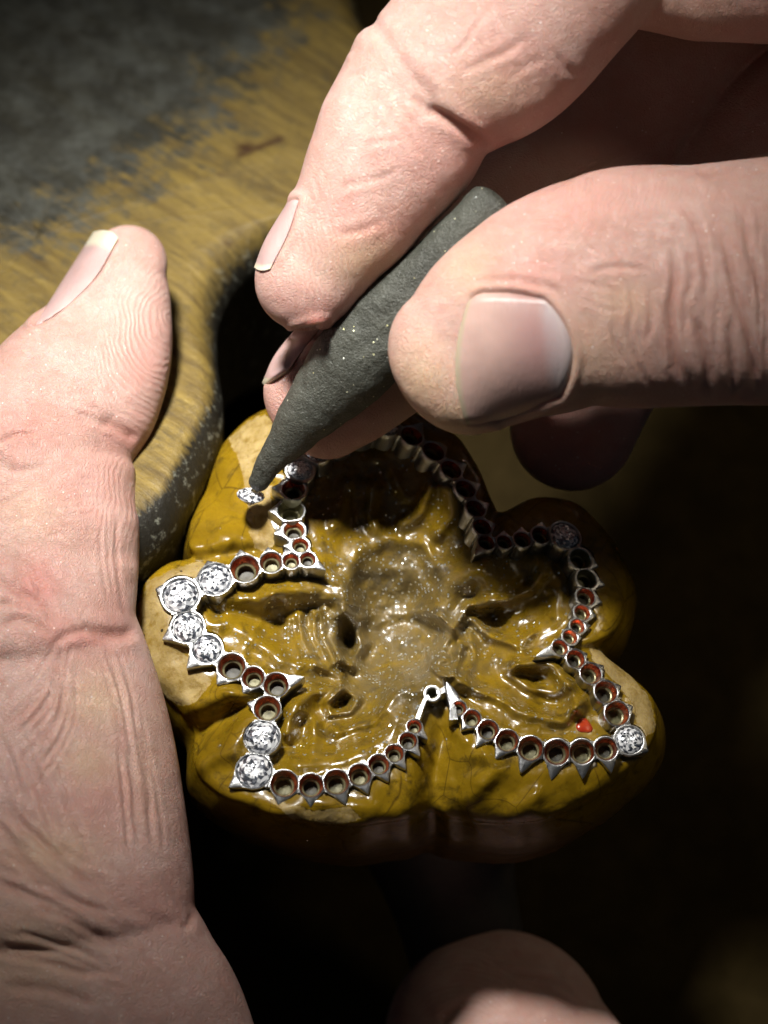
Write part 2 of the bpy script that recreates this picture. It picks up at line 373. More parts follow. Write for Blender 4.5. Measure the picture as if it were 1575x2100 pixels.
# ------------------------------------------------------------------ wooden bench pin (upper left)
def bench_pin():
    zb = None
    up = np.array([0, math.sin(PITCH), math.cos(PITCH)])     # world up in the camera frame
    anchor = at(460, 860, -250)
    def on_plane(px, py, drop=0.0):
        p0 = at(px, py, 0); eye = np.array([0, 0, DIST]); d = p0-eye
        c = anchor - up*drop
        t = ((c-eye)@up)/(d@up)
        return eye+d*t[:, None]
    edge = [(560, -420), (720, -60), (752, 20), (830, 120), (900, 240), (840, 350), (700, 420), (590, 455), (510, 505), (468, 560), (447, 620), (447, 700), (458, 780), (452, 850), (418, 920), (385, 985), (340, 1050), (240, 1110), (60, 1180), (-200, 1220), (-500, 1150), (-700, 700), (-650, 100), (-300, -420), (200, -600)]
    E = catmull(edge, 40, True)
    P = on_plane(E[:, 0], E[:, 1])
    ctr = on_plane(np.array([80.]), np.array([480.]))[0]
    x1 = np.array([1.0, 0, 0]); y1 = np.cross(up, x1)
    a = (P-ctr)@x1; b = (P-ctr)@y1
    r = np.hypot(a, b); th = np.unwrap(np.arctan2(b, a))
    rings = []; info = []
    Rr = 0.42; Rb = 0.55
    fr = np.linspace(0, 1, 240)
    for f in fr: rings.append((r-Rr)*f); info.append((0.0, 0.0))
    for k in range(1, 9):
        ph = k/8*math.pi/2
        rings.append(r-Rr+Rr*math.sin(ph)); info.append((Rr*(1-math.cos(ph)), k/8))
    for k in range(1, 9):
        d = k/8*1.3
        rings.append(r-0.05*k/8*2); info.append((Rr+d, 1.0))
    for k in range(1, 5):
        ph = k/4*math.pi/2
        rings.append(r-0.1-Rb*(1-math.cos(ph))); info.append((Rr+1.3+Rb*math.sin(ph), 1.0))
    V = []; D = []; I = []
    for rr, (d, e) in zip(rings, info):
        n = 0.03*fbm(a*1.5+rr*.1, b*1.5, 5, 3)*(1 if d > 0 else 0.3)
        V.append(ctr + np.outer(rr*np.cos(th), x1)+np.outer(rr*np.sin(th), y1)-np.outer(d+n, up)); D.append(np.full(len(r), e)); I.append(np.full(len(r), d))
    V = np.vstack(V); D = np.concatenate(D); nv = len(r)
    F = grid_faces(len(rings), nv, True)
    px, py, pz = project(V)
    d1, _ = pdist(px, py, [(-400, 560), (0, 505), (120, 470), (330, 330), (480, 200), (600, 40), (660, -200)])
    side = np.where((py < np.interp(px, [-400, 0, 120, 330, 480, 600, 660], [560, 500, 470, 330, 200, 20, -200])), 1, -1)
    grime = 0.5+side*np.minimum(d1, 260)/260*0.55
    kn = np.maximum(np.exp(-(((px-505)/22)**2+((py-303)/12)**2)), 0.9*np.exp(-(pdist(px, py, [(490, 318), (575, 285)])[0]/7)**2))
    kn = np.maximum(kn, .8*np.exp(-(((px-465)/9)**2+((py-497)/7)**2)))
    kn = np.maximum(kn, .5*np.exp(-(((px-452)/12)**2+((py-358)/6)**2)))
    # subdivide the rings a lot for the painted masks: refine only angularly is enough here, so resample radially
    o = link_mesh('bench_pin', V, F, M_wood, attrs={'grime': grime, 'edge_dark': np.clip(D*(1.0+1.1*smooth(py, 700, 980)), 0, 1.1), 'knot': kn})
    tag(o, 'worn wooden bench pin, yellow brown with a black grimy patch, behind the left thumb', 'wooden board')
bench_pin()

# ------------------------------------------------------------------ the settings of the brooch
# (x, y, hole radius, kind, tilt right, tilt up, spike x, spike y)   kind d = set with a diamond, e = empty, h = plain small hole
SET = [
 (616, 963, 33, 'd', .05, .55, 0, 0), (602, 1003, 29, 'e', .03, .62, 556, 998), (596, 1046, 29, 'k', .03, .60, 550, 1046), (603, 1087, 26, 'e', .03, .55, 560, 1092),
 (616, 1118, 21, 'e', .05, .50, 580, 1118), (631, 1147, 18, 'e', .05, .45, 670, 1168), (597, 1150, 18, 'e', 0, .45, 583, 1124), (556, 1153, 23, 'e', -.03, .42, 549, 1120),
 (502, 1166, 29, 'e', -.08, .42, 492, 1125), (441, 1188, 35, 'd', -.15, .45, 425, 1148), (370, 1221, 41, 'd', -.15, .35, 317, 1206), (384, 1286, 36, 'd', -.18, .38, 331, 1310),
 (424, 1331, 34, 'd', -.08, .33, 382, 1370), (475, 1367, 29, 'e', -.08, .33, 444, 1404), (519, 1389, 23, 'e', -.08, .33, 497, 1423), (566, 1404, 24, 'e', -.08, .33, 624, 1386),
 (548, 1453, 26, 'e', -.08, .33, 506, 1440), (537, 1512, 36, 'd', -.08, .33, 482, 1504), (521, 1581, 36, 'd', -.08, .33, 468, 1614), (583, 1607, 27, 'e', .05, .24, 571, 1657),
 (638, 1611, 24, 'e', .05, .24, 637, 1659), (690, 1604, 25, 'e', .05, .26, 711, 1654), (738, 1589, 23, 'e', .05, .30, 757, 1632), (777, 1568, 21, 'e', .08, .33, 799, 1606),
 (809, 1545, 18, 'e', .08, .36, 835, 1580), (837, 1519, 17, 'e', .08, .38, 864, 1553), (850, 1490, 14, 'e', .08, .38, 880, 1518), (887, 1422, 11, 'h', .05, .30, 0, 0),
 (941, 1452, 14, 'e', .10, .35, 914, 1390), (968, 1473, 17, 'e', .12, .35, 946, 1498), (1001, 1497, 20, 'e', .10, .30, 974, 1534), (1040, 1519, 22, 'e', .08, .25, 1014, 1560),
 (1088, 1535, 25, 'e', .08, .22, 1066, 1590), (1142, 1543, 28, 'e', .08, .18, 1130, 1604), (1194, 1542, 27, 'e', .10, .20, 1196, 1602), (1243, 1536, 26, 'e', .16, .24, 1256, 1588),
 (1291, 1518, 32, 'd', .20, .28, 1334, 1542), (1266, 1463, 26, 'e', .28, .30, 1302, 1446), (1243, 1419, 24, 'e', .30, .36, 1278, 1404), (1212, 1381, 22, 'e', .32, .38, 1242, 1362),
 (1181, 1351, 19, 'e', .32, .38, 1208, 1338), (1149, 1328, 17, 'e', .32, .38, 1096, 1346), (1170, 1306, 18, 'e', .34, .42, 1200, 1300), (1185, 1284, 18, 'e', .36, .42, 1216, 1282),
 (1195, 1256, 20, 'e', .36, .42, 1228, 1262), (1202, 1224, 24, 'e', .36, .42, 1240, 1236), (1203, 1187, 26, 'k', .38, .42, 1246, 1200), (1191, 1146, 28, 'k', .38, .46, 1232, 1162),
 (1160, 1098, 33, 'd', .38, .55, 0, 0), (1110, 1097, 22, 'e', .32, .55, 1112, 1066), (1072, 1106, 20, 'e', .30, .55, 1070, 1076), (1035, 1111, 18, 'e', .30, .55, 1034, 1084),
 (998, 1112, 20, 'e', .30, .55, 972, 1140), (990, 1080, 22, 'e', .35, .58, 1020, 1072), (976, 1042, 23, 'e', .38, .58, 1008, 1030), (955, 1002, 24, 'e', .40, .58, 990, 990),
 (926, 962, 25, 'e', .40, .58, 962, 948), (890, 925, 26, 'e', .38, .60, 925, 905), (845, 893, 26, 'e', .32, .62, 870, 862), (795, 872, 27, 'd', .2, .65, 0, 0),
 (742, 870, 28, 'e', .1, .65, 740, 835), (692, 890, 30, 'd', .05, .62, 0, 0), (652, 922, 32, 'd', .03, .60, 0, 0)]
SET = [list(s) for s in SET]
for s_ in SET[49:60]: s_[2] *= 0.88

RIM = [(530, 846), (478, 885), (440, 935), (412, 1000), (392, 1060), (387, 1115), (392, 1143), (345, 1155), (305, 1185), (283, 1225), (277, 1290), (292, 1360), (325, 1415),
       (370, 1462), (395, 1495), (396, 1530), (396, 1560), (415, 1600), (460, 1636), (530, 1662), (600, 1684), (700, 1696), (770, 1690), (830, 1682), (882, 1666), (930, 1680), (1010, 1690), (1100, 1684),
       (1190, 1650), (1270, 1598), (1325, 1545), (1346, 1490), (1340, 1435), (1300, 1392), (1240, 1345), (1232, 1325), (1262, 1300), (1284, 1250), (1286, 1190), (1268, 1130), (1235, 1080), (1180, 1030), (1100, 1020), (1030, 1050), (1010, 1030), (975, 950), (920, 880), (820, 835), (700, 825), (600, 830)]
def wax_base(x, y):
    z = -0.48*(1270-y)
    z = z - 95*np.clip((x-820)/470, 0, 2)**2 - 22*np.clip((820-x)/500, 0, 2)**2
    z = z - 30*np.clip((1270-y)/400, 0, 2)**2*np.clip((x-700)/300, 0, 1)
    return z
RIDGES = [ # polyline, half width, height
 ([(905, 1250), (925, 1195), (985, 1172), (1010, 1200)], 42, 46), ([(560, 1222), (630, 1205), (700, 1238)], 24, 30), ([(470, 1228), (520, 1226), (560, 1212)], 22, 22),
 ([(744, 1262), (722, 1212), (714, 1165), (735, 1125), (800, 1106), (870, 1120), (900, 1160)], 17, 14), ([(660, 1165), (700, 1200), (722, 1235)], 18, 26),
 ([(612, 1262), (618, 1310), (650, 1362), (700, 1388)], 8, 20), ([(640, 1258), (650, 1310), (676, 1360)], 7, 19), ([(664, 1256), (676, 1310), (696, 1352)], 8, 19), ([(592, 1268), (590, 1300), (612, 1340)], 7, 14),
 ([(686, 1270), (706, 1255), (732, 1278), (742, 1320), (728, 1366), (700, 1350), (694, 1310), (686, 1270)], 13, 32),
 ([(430, 1262), (500, 1290), (580, 1350), (640, 1372)], 18, 14), ([(590, 1500), (600, 1450), (640, 1418), (700, 1412)], 15, 26), ([(700, 1412), (730, 1432), (720, 1462), (680, 1468), (672, 1440), (700, 1415)], 9, 24),
 ([(608, 1568), (700, 1560), (780, 1525), (830, 1470), (860, 1420)], 26, 26), ([(640, 1530), (648, 1490), (620, 1460)], 16, 22), ([(690, 1500), (760, 1480), (800, 1440), (830, 1400)], 14, 18),
 ([(800, 1455), (840, 1405), (890, 1385), (925, 1392)], 30, 30),
 ([(905, 1330), (930, 1290), (960, 1240), (1030, 1232), (1085, 1205), (1120, 1175)], 11, 26), ([(930, 1380), (945, 1340), (935, 1300), (905, 1262)], 9, 26), ([(960, 1380), (975, 1340), (962, 1300)], 8, 22), ([(900, 1350), (925, 1345), (955, 1322)], 7, 20), ([(888, 1336), (880, 1362), (915, 1385)], 8, 20),
 ([(970, 1270), (1010, 1310), (1060, 1325), (1090, 1300)], 11, 22), ([(950, 1395), (1010, 1430), (1080, 1462), (1150, 1480), (1190, 1440)], 13, 22), ([(1040, 1375), (1060, 1362), (1130, 1366), (1172, 1400), (1176, 1450)], 12, 24),
 ([(1060, 1362), (1050, 1388), (1090, 1412), (1140, 1418), (1172, 1400)], 10, 18), ([(990, 1360), (1040, 1345), (1100, 1350)], 14, 12),
 ([(1100, 1160), (1140, 1200), (1150, 1260)], 24, 14), ([(690, 1080), (700, 1040), (712, 1000)], 16, 14), ([(770, 1085), (762, 1045), (770, 1005)], 14, 16), ([(830, 1080), (860, 1050), (880, 1000)], 14, 18), ([(900, 1090), (930, 1060), (925, 1010)], 14, 16),
 ([(560, 1690), (620, 1640), (760, 1660)], 18, 8), ([(415, 1560), (470, 1540), (520, 1470)], 24, 20), ([(400, 1450), (470, 1420), (530, 1440)], 18, 18), ([(960, 1640), (1010, 1580), (1000, 1550)], 20, 14), ([(1060, 1660), (1100, 1630)], 20, 12)]
PITS = [(712, 1312, 13, 26), (722, 1392, 18, 18), (735, 1190, 20, 14), (690, 1170, 9, 25), (630, 1478, 14, 26), (622, 1450, 9, 20), (698, 1440, 10, 24), (668, 1500, 8, 14), (1015, 1262, 22, 40), (1050, 1222, 12, 20), (1098, 1388, 18, 20), (1120, 1452, 14, 14),
        (925, 1345, 8, 30), (950, 1300, 8, 24), (900, 1370, 7, 24), (560, 1240, 16, 22), (1000, 1325, 14, 20), (840, 1215, 22, 22), (800, 1180, 18, 14), (785, 1290, 16, 18), (870, 1280, 18, 14), (480, 1460, 16, 18), (450, 1530, 10, 12), (596, 1540, 16, 22), (445, 1260, 18, 26), (1083, 1418, 3.0, 18), (540, 1300, 12, 12), (655, 1225, 14, 18)]
GROOVES = [([(900, 1455), (905, 1520), (888, 1600), (880, 1760)], 28, 50), ([(590, 1410), (500, 1450), (420, 1500), (380, 1540)], 18, 45), ([(560, 1135), (470, 1138), (385, 1150)], 16, 35), ([(1180, 1335), (1290, 1325)], 10, 30), ([(1010, 1100), (1010, 1010)], 14, 30)]
CH = [(s[0], s[1]) for s in SET]
def wax_height(x, y):
    wx = x + 9*fbm(x/45, y/45, 31, 2); wy = y + 9*fbm(x/45, y/45, 41, 2)
    z = wax_base(x, y)
    d = sdist(x, y, CH)
    far = 1-0.75*smooth(x, 760, 960)*(1-smooth(y, 1010, 1130))
    z = z - 20 - 30*smooth(d, -6, 30)*far + 10*(1-far)
    r = np.hypot((x-815)/1.15, (y-1280))
    el = np.hypot((x-800+12*fbm(x/60, y/60, 33, 2)*3)/105, (y-1285)/120)
    z = z - 80*np.exp(-(r/170)**2) - 55*smooth(d, 20, 160)*(0.4+0.6*far) - 50*smooth(1.12-el, 0, 0.34+0.6*smooth(1320-y, -40, 120)) + 14*fbm(x/40, y/40, 35, 3)*smooth(1.1-el, 0, .2)
    inn = smooth(d, 5, 50)
    for P, w, h in RIDGES:
        q, _ = pdist(wx, wy, P)
        z = z + 1.6*h*np.exp(-(q/w)**2*0.9)
    for (a, b, w, h) in PITS:
        z = z - 0.65*h*np.exp(-(((wx-a)/w)**2+((wy-b)/w)**2)**1.2)
    for P, w, h in GROOVES:
        q, t = pdist(wx, wy, P); z = z - h*np.exp(-(q/w)**2)*np.minimum(1, t*3+.3)
    rd = 1-np.abs(fbm(wx/70, wy/70, 51, 3)*2)
    z = z + inn*(rd**2*9) + inn*fbm(wx/48, wy/48, 61, 2)*9
    z = z + (1-inn)*(fbm(x/75, y/75, 71, 3)*22+8*np.abs(fbm(x/50, y/50, 72, 2)))
    z = z - 0.0042*np.clip(-d-14, 0, 220)**2
    if z.ndim == 2 and z.shape[0] > 8:          # melted: soften every fold
        for _ in range(26):
            a = np.roll(z, 1, 1)+np.roll(z, -1, 1)
            u = np.vstack([z[:1], z[:-1]])+np.vstack([z[1:], z[-1:]])
            z = 0.4*z+0.12*a+0.18*u
    z = z+1.2*fbm(x/17, y/17, 81, 3)
    for s in SET:
        m = (np.abs(x-s[0]) < s[2]+8) & (np.abs(y-s[1]) < s[2]+8)
        if not m.any(): continue
        n_, e1_, e2_ = setting_frame(s)
        A_ = np.linalg.inv(np.array([[e1_[0], e2_[0]], [e1_[1], e2_[1]]]))
        dx = x[m]-s[0]; dy = -(y[m]-s[1])
        q = np.hypot(A_[0, 0]*dx+A_[0, 1]*dy, A_[1, 0]*dx+A_[1, 1]*dy)
        z[m] -= 75*smooth(s[2]+3-q, 0, 5)
    return z
def setting_frame(s):
    n = np.array([s[4], s[5], math.sqrt(max(0.05, 1-s[4]**2-s[5]**2))]); n /= np.linalg.norm(n)
    e1 = np.cross([0, 1.0, 0], n); e1 /= np.linalg.norm(e1); e2 = np.cross(n, e1)
    return n, e1, e2
def wax():
    rim = catmull(RIM, 16, True); c = np.array([820., 1270.])
    a = np.arctan2(rim[:, 1]-c[1], rim[:, 0]-c[0]); r = np.hypot(*(rim-c).T)
    o = np.argsort(a); NA = 1100
    th = np.linspace(-math.pi, math.pi, NA, endpoint=False)
    rr = np.interp(th, a[o], r[o], period=2*math.pi)
    rr = rr*(1+0.008*fbm(np.cos(th)*6+9, np.sin(th)*6+9, 3, 3))
    fr = np.concatenate([[0.004], np.linspace(0.012, 1, 330)])
    X = c[0]+np.outer(fr, np.cos(th)*rr); Y = c[1]+np.outer(fr, np.sin(th)*rr)
    Z = wax_height(X, Y)
    # rounded rim
    de = (1-fr)[:, None]*rr[None, :]
    RR = 26.0
    Z = Z - np.where(de < RR, RR-np.sqrt(np.maximum(RR*RR-(RR-de)**2, 0)), 0)
    zr = Z[-1]
    # side walls: run back along the axis of the disc, bulging then tapering
    sx = []; sy = []; sz = []
    nx = np.cos(th); ny = np.sin(th)
    M = 90
    for k in range(1, M+1):
        t = k/M; dep = 420*t
        sc = 1.0+0.035*math.sin(min(t*3, 1)*math.pi)-0.55*t**2.6
        bx = c[0]+nx*rr*sc; by = c[1]+ny*rr*sc
        wob = 7*fbm(th*6/math.pi*3+5, np.full(NA, t*4), 15, 3)*(1-t)*min(1, t*8)
        sx.append(bx+nx*wob); sy.append(by+ny*wob+dep*0.56); sz.append(zr*(1-t)+(zr.mean()-30)*t - dep)
    X = np.vstack([X, sx]); Y = np.vstack([Y, sy]); Z = np.vstack([Z, sz])
    nr = X.shape[0]
    V = at(X.ravel(), Y.ravel(), Z.ravel())
    F = grid_faces(nr, NA, True)[:, ::-1]
    cv = at(c[0], c[1], Z[0].mean())
    x = X.ravel(); y = Y.ravel()
    top = np.repeat(np.arange(nr) < 331, NA)
    d = sdist(x, y, CH)
    tan = np.zeros(len(x))
    for P in ([(300, 1190), (350, 1160), (415, 1150), (440, 1165), (380, 1240), (350, 1300), (390, 1350), (440, 1395), (400, 1440), (370, 1450), (320, 1420), (285, 1360), (278, 1290), (283, 1230)],
              [(505, 860), (545, 850), (600, 880), (590, 930), (560, 990), (555, 1050), (570, 1110), (545, 1132), (520, 1125), (505, 1090), (522, 1060), (500, 1020), (495, 960), (470, 900)],
              [(555, 1640), (600, 1650), (660, 1660), (720, 1650), (745, 1680), (690, 1694), (600, 1680)],
              [(1205, 1320), (1250, 1345), (1305, 1395), (1342, 1440), (1344, 1500), (1310, 1520), (1300, 1450), (1260, 1400), (1220, 1360)]):
        q = sdist(x, y, P); tan = np.maximum(tan, np.clip(0.42+q/30, 0, 0.8))
    tan *= top
    r = np.hypot((x-815)/1.05, y-1290)
    dust = np.clip(0.04+0.95*np.exp(-(r/165)**2)+0.45*smooth(d, 0, 12)+0.25*np.exp(-(sdist(x, y, CH)/10)**2), 0, 1)*top
    for (a_, b_, w, h) in PITS: dust = np.maximum(dust, 0.9*np.exp(-((x-a_)**2+(y-b_)**2)/(w*w*1.6))*top)
    side = (1-smooth(d, -60, -20))
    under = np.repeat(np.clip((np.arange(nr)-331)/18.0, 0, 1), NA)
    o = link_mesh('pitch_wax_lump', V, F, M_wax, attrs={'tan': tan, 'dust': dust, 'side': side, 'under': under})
    tag(o, 'glossy ochre lump of setter\'s wax holding the flower shaped brooch, held by the left hand', 'wax lump')
wax()

def to_local(s, fr, x, y):
    n, e1, e2 = fr
    A = np.array([[e1[0], e2[0]], [e1[1], e2[1]]])
    return np.linalg.solve(A, np.array([x-s[0], -(y-s[1])]))
def local_pts(s, fr, a, b, h, z0):
    n, e1, e2 = fr
    p = np.outer(a, e1)+np.outer(b, e2)+np.outer(h, n)
    return at(s[0]+p[:, 0], s[1]-p[:, 1], z0+p[:, 2])

def brilliant(rad):
    """round brilliant cut, girdle radius rad, table up: verts (a, b, h), faces"""
    N = 16; prof = [(.20, .305), (.38, .303), (.56, .30), (.74, .21), (.88, .125), (1.0, .03)]
    v = [(0, 0, .306)]; f = []
    for k, (r, h) in enumerate(prof):
        for i in range(N):
            t = (i+(0.5 if k % 2 else 0))*2*math.pi/N; v.append((r*math.cos(t), r*math.sin(t), h))
    for i in range(N): f.append([0, 1+i, 1+(i+1) % N])
    for k in range(len(prof)-1):
        a = 1+k*N; b = a+N; o = 1 if k % 2 else 0
        for i in range(N):
            i1 = (i+1) % N
            if o: f.append([a+i, b+i1, a+i1]); f.append([a+i, b+i, b+i1])
            else: f.append([a+i, b+i, a+i1]); f.append([a+i1, b+i, b+i1])
    top = 1+(len(prof)-1)*N; ph = 0.5 if (len(prof)-1) % 2 else 0
    g = len(v)
    for i in range(N): t = (i+ph)*2*math.pi/N; v.append((math.cos(t), math.sin(t), -.03))
    for i in range(N): f.append([top+i, g+i, g+(i+1) % N, top+(i+1) % N])
    q = len(v)
    for i in range(8): t = (2*i+1+ph)*2*math.pi/N; v.append((.26*math.cos(t), .26*math.sin(t), -.64))
    v.append((0, 0, -.86)); c = len(v)-1
    for i in range(8):
        f.append([q+i, g+(2*i+1) % N, g+2*i]); f.append([q+i, g+(2*i+2) % N, g+(2*i+1) % N])
        f.append([c, q+i, g+2*i, q+(i-1) % 8])
    return np.array(v)*rad, f
def paint_sparkle(o, f, V):
    """painted sparkle: eightfold bright and dark tones, one value per facet"""
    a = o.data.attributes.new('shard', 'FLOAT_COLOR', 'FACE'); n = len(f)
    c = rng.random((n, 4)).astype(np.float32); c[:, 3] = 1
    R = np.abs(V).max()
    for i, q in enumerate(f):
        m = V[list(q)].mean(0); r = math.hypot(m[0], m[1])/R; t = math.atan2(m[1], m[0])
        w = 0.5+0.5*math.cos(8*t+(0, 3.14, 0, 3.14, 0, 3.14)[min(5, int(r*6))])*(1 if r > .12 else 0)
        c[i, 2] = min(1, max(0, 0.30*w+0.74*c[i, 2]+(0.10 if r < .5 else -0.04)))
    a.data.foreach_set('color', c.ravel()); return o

def brooch():
    root = empty('flower_brooch', at(820, 1270, -60))
    tag(root, 'unfinished white gold flower brooch of round settings, part set with diamonds, pressed into ochre wax', 'brooch')
    N = 120; th = np.linspace(0, 2*math.pi, N, endpoint=False)
    n = len(SET)
    Z0 = [float(wax_base(np.array(s[0], float), np.array(s[1], float)))+2 for s in SET]
    skip = {(26, 27), (27, 28)}
    bits = {}
    for i, s in enumerate(SET):
        fr = setting_frame(s); R = s[2]; rimw = 3.8 if s[3] != 'h' else 7
        for j in ((i-1) % n, (i+1) % n):        # the hole keeps clear of its neighbours
            if (min(i, j), max(i, j)) in skip: continue
            a, b = to_local(s, fr, SET[j][0], SET[j][1])
            R = min(R, math.hypot(a, b)*(s[2]+2)/(s[2]+SET[j][2]+4)-1.3)
        rimw += (s[2]-R)*0.4
        out = np.full(N, R+rimw); hole = np.full(N, float(R)); z0 = Z0[i]+0.2*(i % 3)
        if s[6]:
            a, b = to_local(s, fr, s[6], s[7]); L = math.hypot(a, b)*(0.93 if i > 18 else 1.0); p = math.atan2(b, a)
            dd = np.abs((th-p+math.pi) % (2*math.pi)-math.pi)
            wd = 0.88*min(1, 30/(R+8)+.15)
            out = out+(L-R-rimw)*np.clip(1-dd/wd, 0, 1)**2.4
        for j in ((i-1) % n, (i+1) % n):
            if (min(i, j), max(i, j)) in skip: continue
            a, b = to_local(s, fr, SET[j][0], SET[j][1]); D = math.hypot(a, b); p = math.atan2(b, a)
            dd = np.abs((th-p+math.pi) % (2*math.pi)-math.pi)
            bis = D*(s[2]+2)/(s[2]+SET[j][2]+4)
            lim = bis/np.maximum(np.cos(dd), 0.2)
            near = dd < 1.15
            web = np.where(near & (lim < (R+rimw)*1.10+2), lim, out)
            out = np.where(near, np.where(lim < (R+rimw)*1.10+2, lim, out), out)
            hole = np.where(near, np.minimum(hole, lim-1.6), hole)
        H = 52 if s[3] != 'h' else 30
        c, sn = np.cos(th), np.sin(th)
        hin = hole
        ext = np.maximum(out-R-rimw, 0)         # the points of the settings slope down and away
        core = np.minimum(out, R+rimw)
        prof = [(hin-0.2, -7), (hin, -1.6), (hin+0.9, -0.2), ((hin+core)/2, 0.5), (core-1.2+ext*.05, 0.2), (core+ext*.6, -0.1-ext*.03), (out-1.0, -0.9-ext*.10), (out, -2.6-ext*.16), (out*0.985, -16-ext*.5), (out*0.95, -H*0.6-ext*.3), (out*0.93, -H)]
        V = np.vstack([local_pts(s, fr, r*c, r*sn, np.zeros(N)+h, z0) for r, h in prof])
        o = link_mesh('setting', V, grid_faces(len(prof), N, True), M_metal, root, sharp=38)
        # lining of the hole
        K = 40; t2 = np.linspace(0, 2*math.pi, K, endpoint=False); c2, s2 = np.cos(t2), np.sin(t2)
        hh = np.interp(t2, th, hole, period=2*math.pi)
        if s[3] == 'h': pr = [(hh+.4, -1.5, 1), (hh*.9, -8, 1), (hh*.8, -26, 2), (hh*0.02, -27, 2)]
        else:
            j1 = random.uniform(-.04, .04)
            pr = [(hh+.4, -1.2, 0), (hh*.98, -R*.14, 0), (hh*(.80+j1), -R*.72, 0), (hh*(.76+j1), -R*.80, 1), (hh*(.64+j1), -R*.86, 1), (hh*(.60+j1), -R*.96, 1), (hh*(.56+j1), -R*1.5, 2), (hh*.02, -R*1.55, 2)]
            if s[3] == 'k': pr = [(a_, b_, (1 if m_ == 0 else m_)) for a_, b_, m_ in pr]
        V = np.vstack([local_pts(s, fr, r*c2, r*s2, np.full(K, h), z0) for r, h, m in pr])
        fm = np.repeat([p[2] for p in pr[1:]], K)
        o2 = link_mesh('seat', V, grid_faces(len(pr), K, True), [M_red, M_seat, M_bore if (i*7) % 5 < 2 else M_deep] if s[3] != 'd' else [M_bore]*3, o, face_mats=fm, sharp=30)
        if s[3] == 'd':
            V, f = brilliant(R*0.985)
            rot = random.random()*6.28; tl = (random.uniform(-.05, .05), random.uniform(-.05, .05))
            a = V[:, 0]*math.cos(rot)-V[:, 1]*math.sin(rot); b = V[:, 0]*math.sin(rot)+V[:, 1]*math.cos(rot)
            Vd = local_pts(s, fr, a, b, V[:, 2]-2.5+tl[0]*a+tl[1]*b, z0)
            paint_sparkle(link_mesh('diamond', Vd, f, M_diamond, root, smoothed=False), f, V)
    # the plain bars that join the two lowest petals at the notch
    def bar(path, w0, w1, h, name):
        P = catmull(path, 8); t = np.gradient(P, axis=0); t /= np.linalg.norm(t, axis=1)[:, None]
        nn = np.stack([-t[:, 1], t[:, 0]], 1); w = np.linspace(w0, w1, len(P))[:, None]
        z = wax_base(P[:, 0], P[:, 1])+3
        L = P+nn*w; Rr = P-nn*w; rows = []
        for q, dz in ((Rr, -h), (Rr, -6), (P-nn*(w-1.2), -3), (P+nn*(w-1.2), 0.5), (L, -1), (L, -h)):
            rows.append(at(q[:, 0], q[:, 1]+(0 if dz > -5 else 14), z+dz))
        V = np.vstack(rows); m = len(P)
        F = [list(x) for x in grid_faces(6, m)]
        F.append([k*m for k in range(6)]); F.append([k*m+m-1 for k in range(6)][::-1])
        link_mesh(name, V, F, M_metal, root, sharp=35)
    bar([(856, 1474), (864, 1452), (872, 1434), (880, 1427)], 6, 4.5, 30, 'link_bar')
    bar([(895, 1419), (908, 1416), (916, 1412)], 6, 8, 30, 'link_bar')
    bar([(909, 1391), (919, 1424), (928, 1450), (930, 1476)], 1.5, 10, 40, 'link_bar')
brooch()

# loose diamond at the tip of the stick, and a red flake on the wax
def loose():
    V, f = brilliant(29)
    s = [515, 1014, 29, 'd', -.38, .78]; s = [514, 1016, 29, 'd', 0.12, .86]
    fr = setting_frame(s)
    rot = 0.3
    a = V[:, 0]*math.cos(rot)-V[:, 1]*math.sin(rot); b = V[:, 0]*math.sin(rot)+V[:, 1]*math.cos(rot)
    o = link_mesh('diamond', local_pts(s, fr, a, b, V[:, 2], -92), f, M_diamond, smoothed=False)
    paint_sparkle(o, f, V)
    tag(o, 'loose round diamond seen from the side at the tip of the dark stick', 'diamond')
    # flake
    t = np.linspace(0, 2*math.pi, 24, endpoint=False); rows = []
    for r, h in ((1.0, -6), (.92, 1), (.7, 4), (.35, 4.5), (.02, 5)):
        w = 1+0.12*np.sin(3*t+1)
        x = 1198+r*w*(17*np.cos(t)-6*np.sin(t)*.6); y = 1489+r*w*(8*np.cos(t)*.8+15*np.sin(t))
        rows.append(at(x, y, wax_height(np.array([1198.]), np.array([1489.]))[0]+h+0.48*(y-1489)*1.0-0.3*(x-1198)))
    o = link_mesh('shellac_flake', np.vstack(rows), grid_faces(5, 24, True), M_redwax)
    tag(o, 'small red drop of shellac lying on the wax inside the lower right petal', 'shellac drop')
loose()

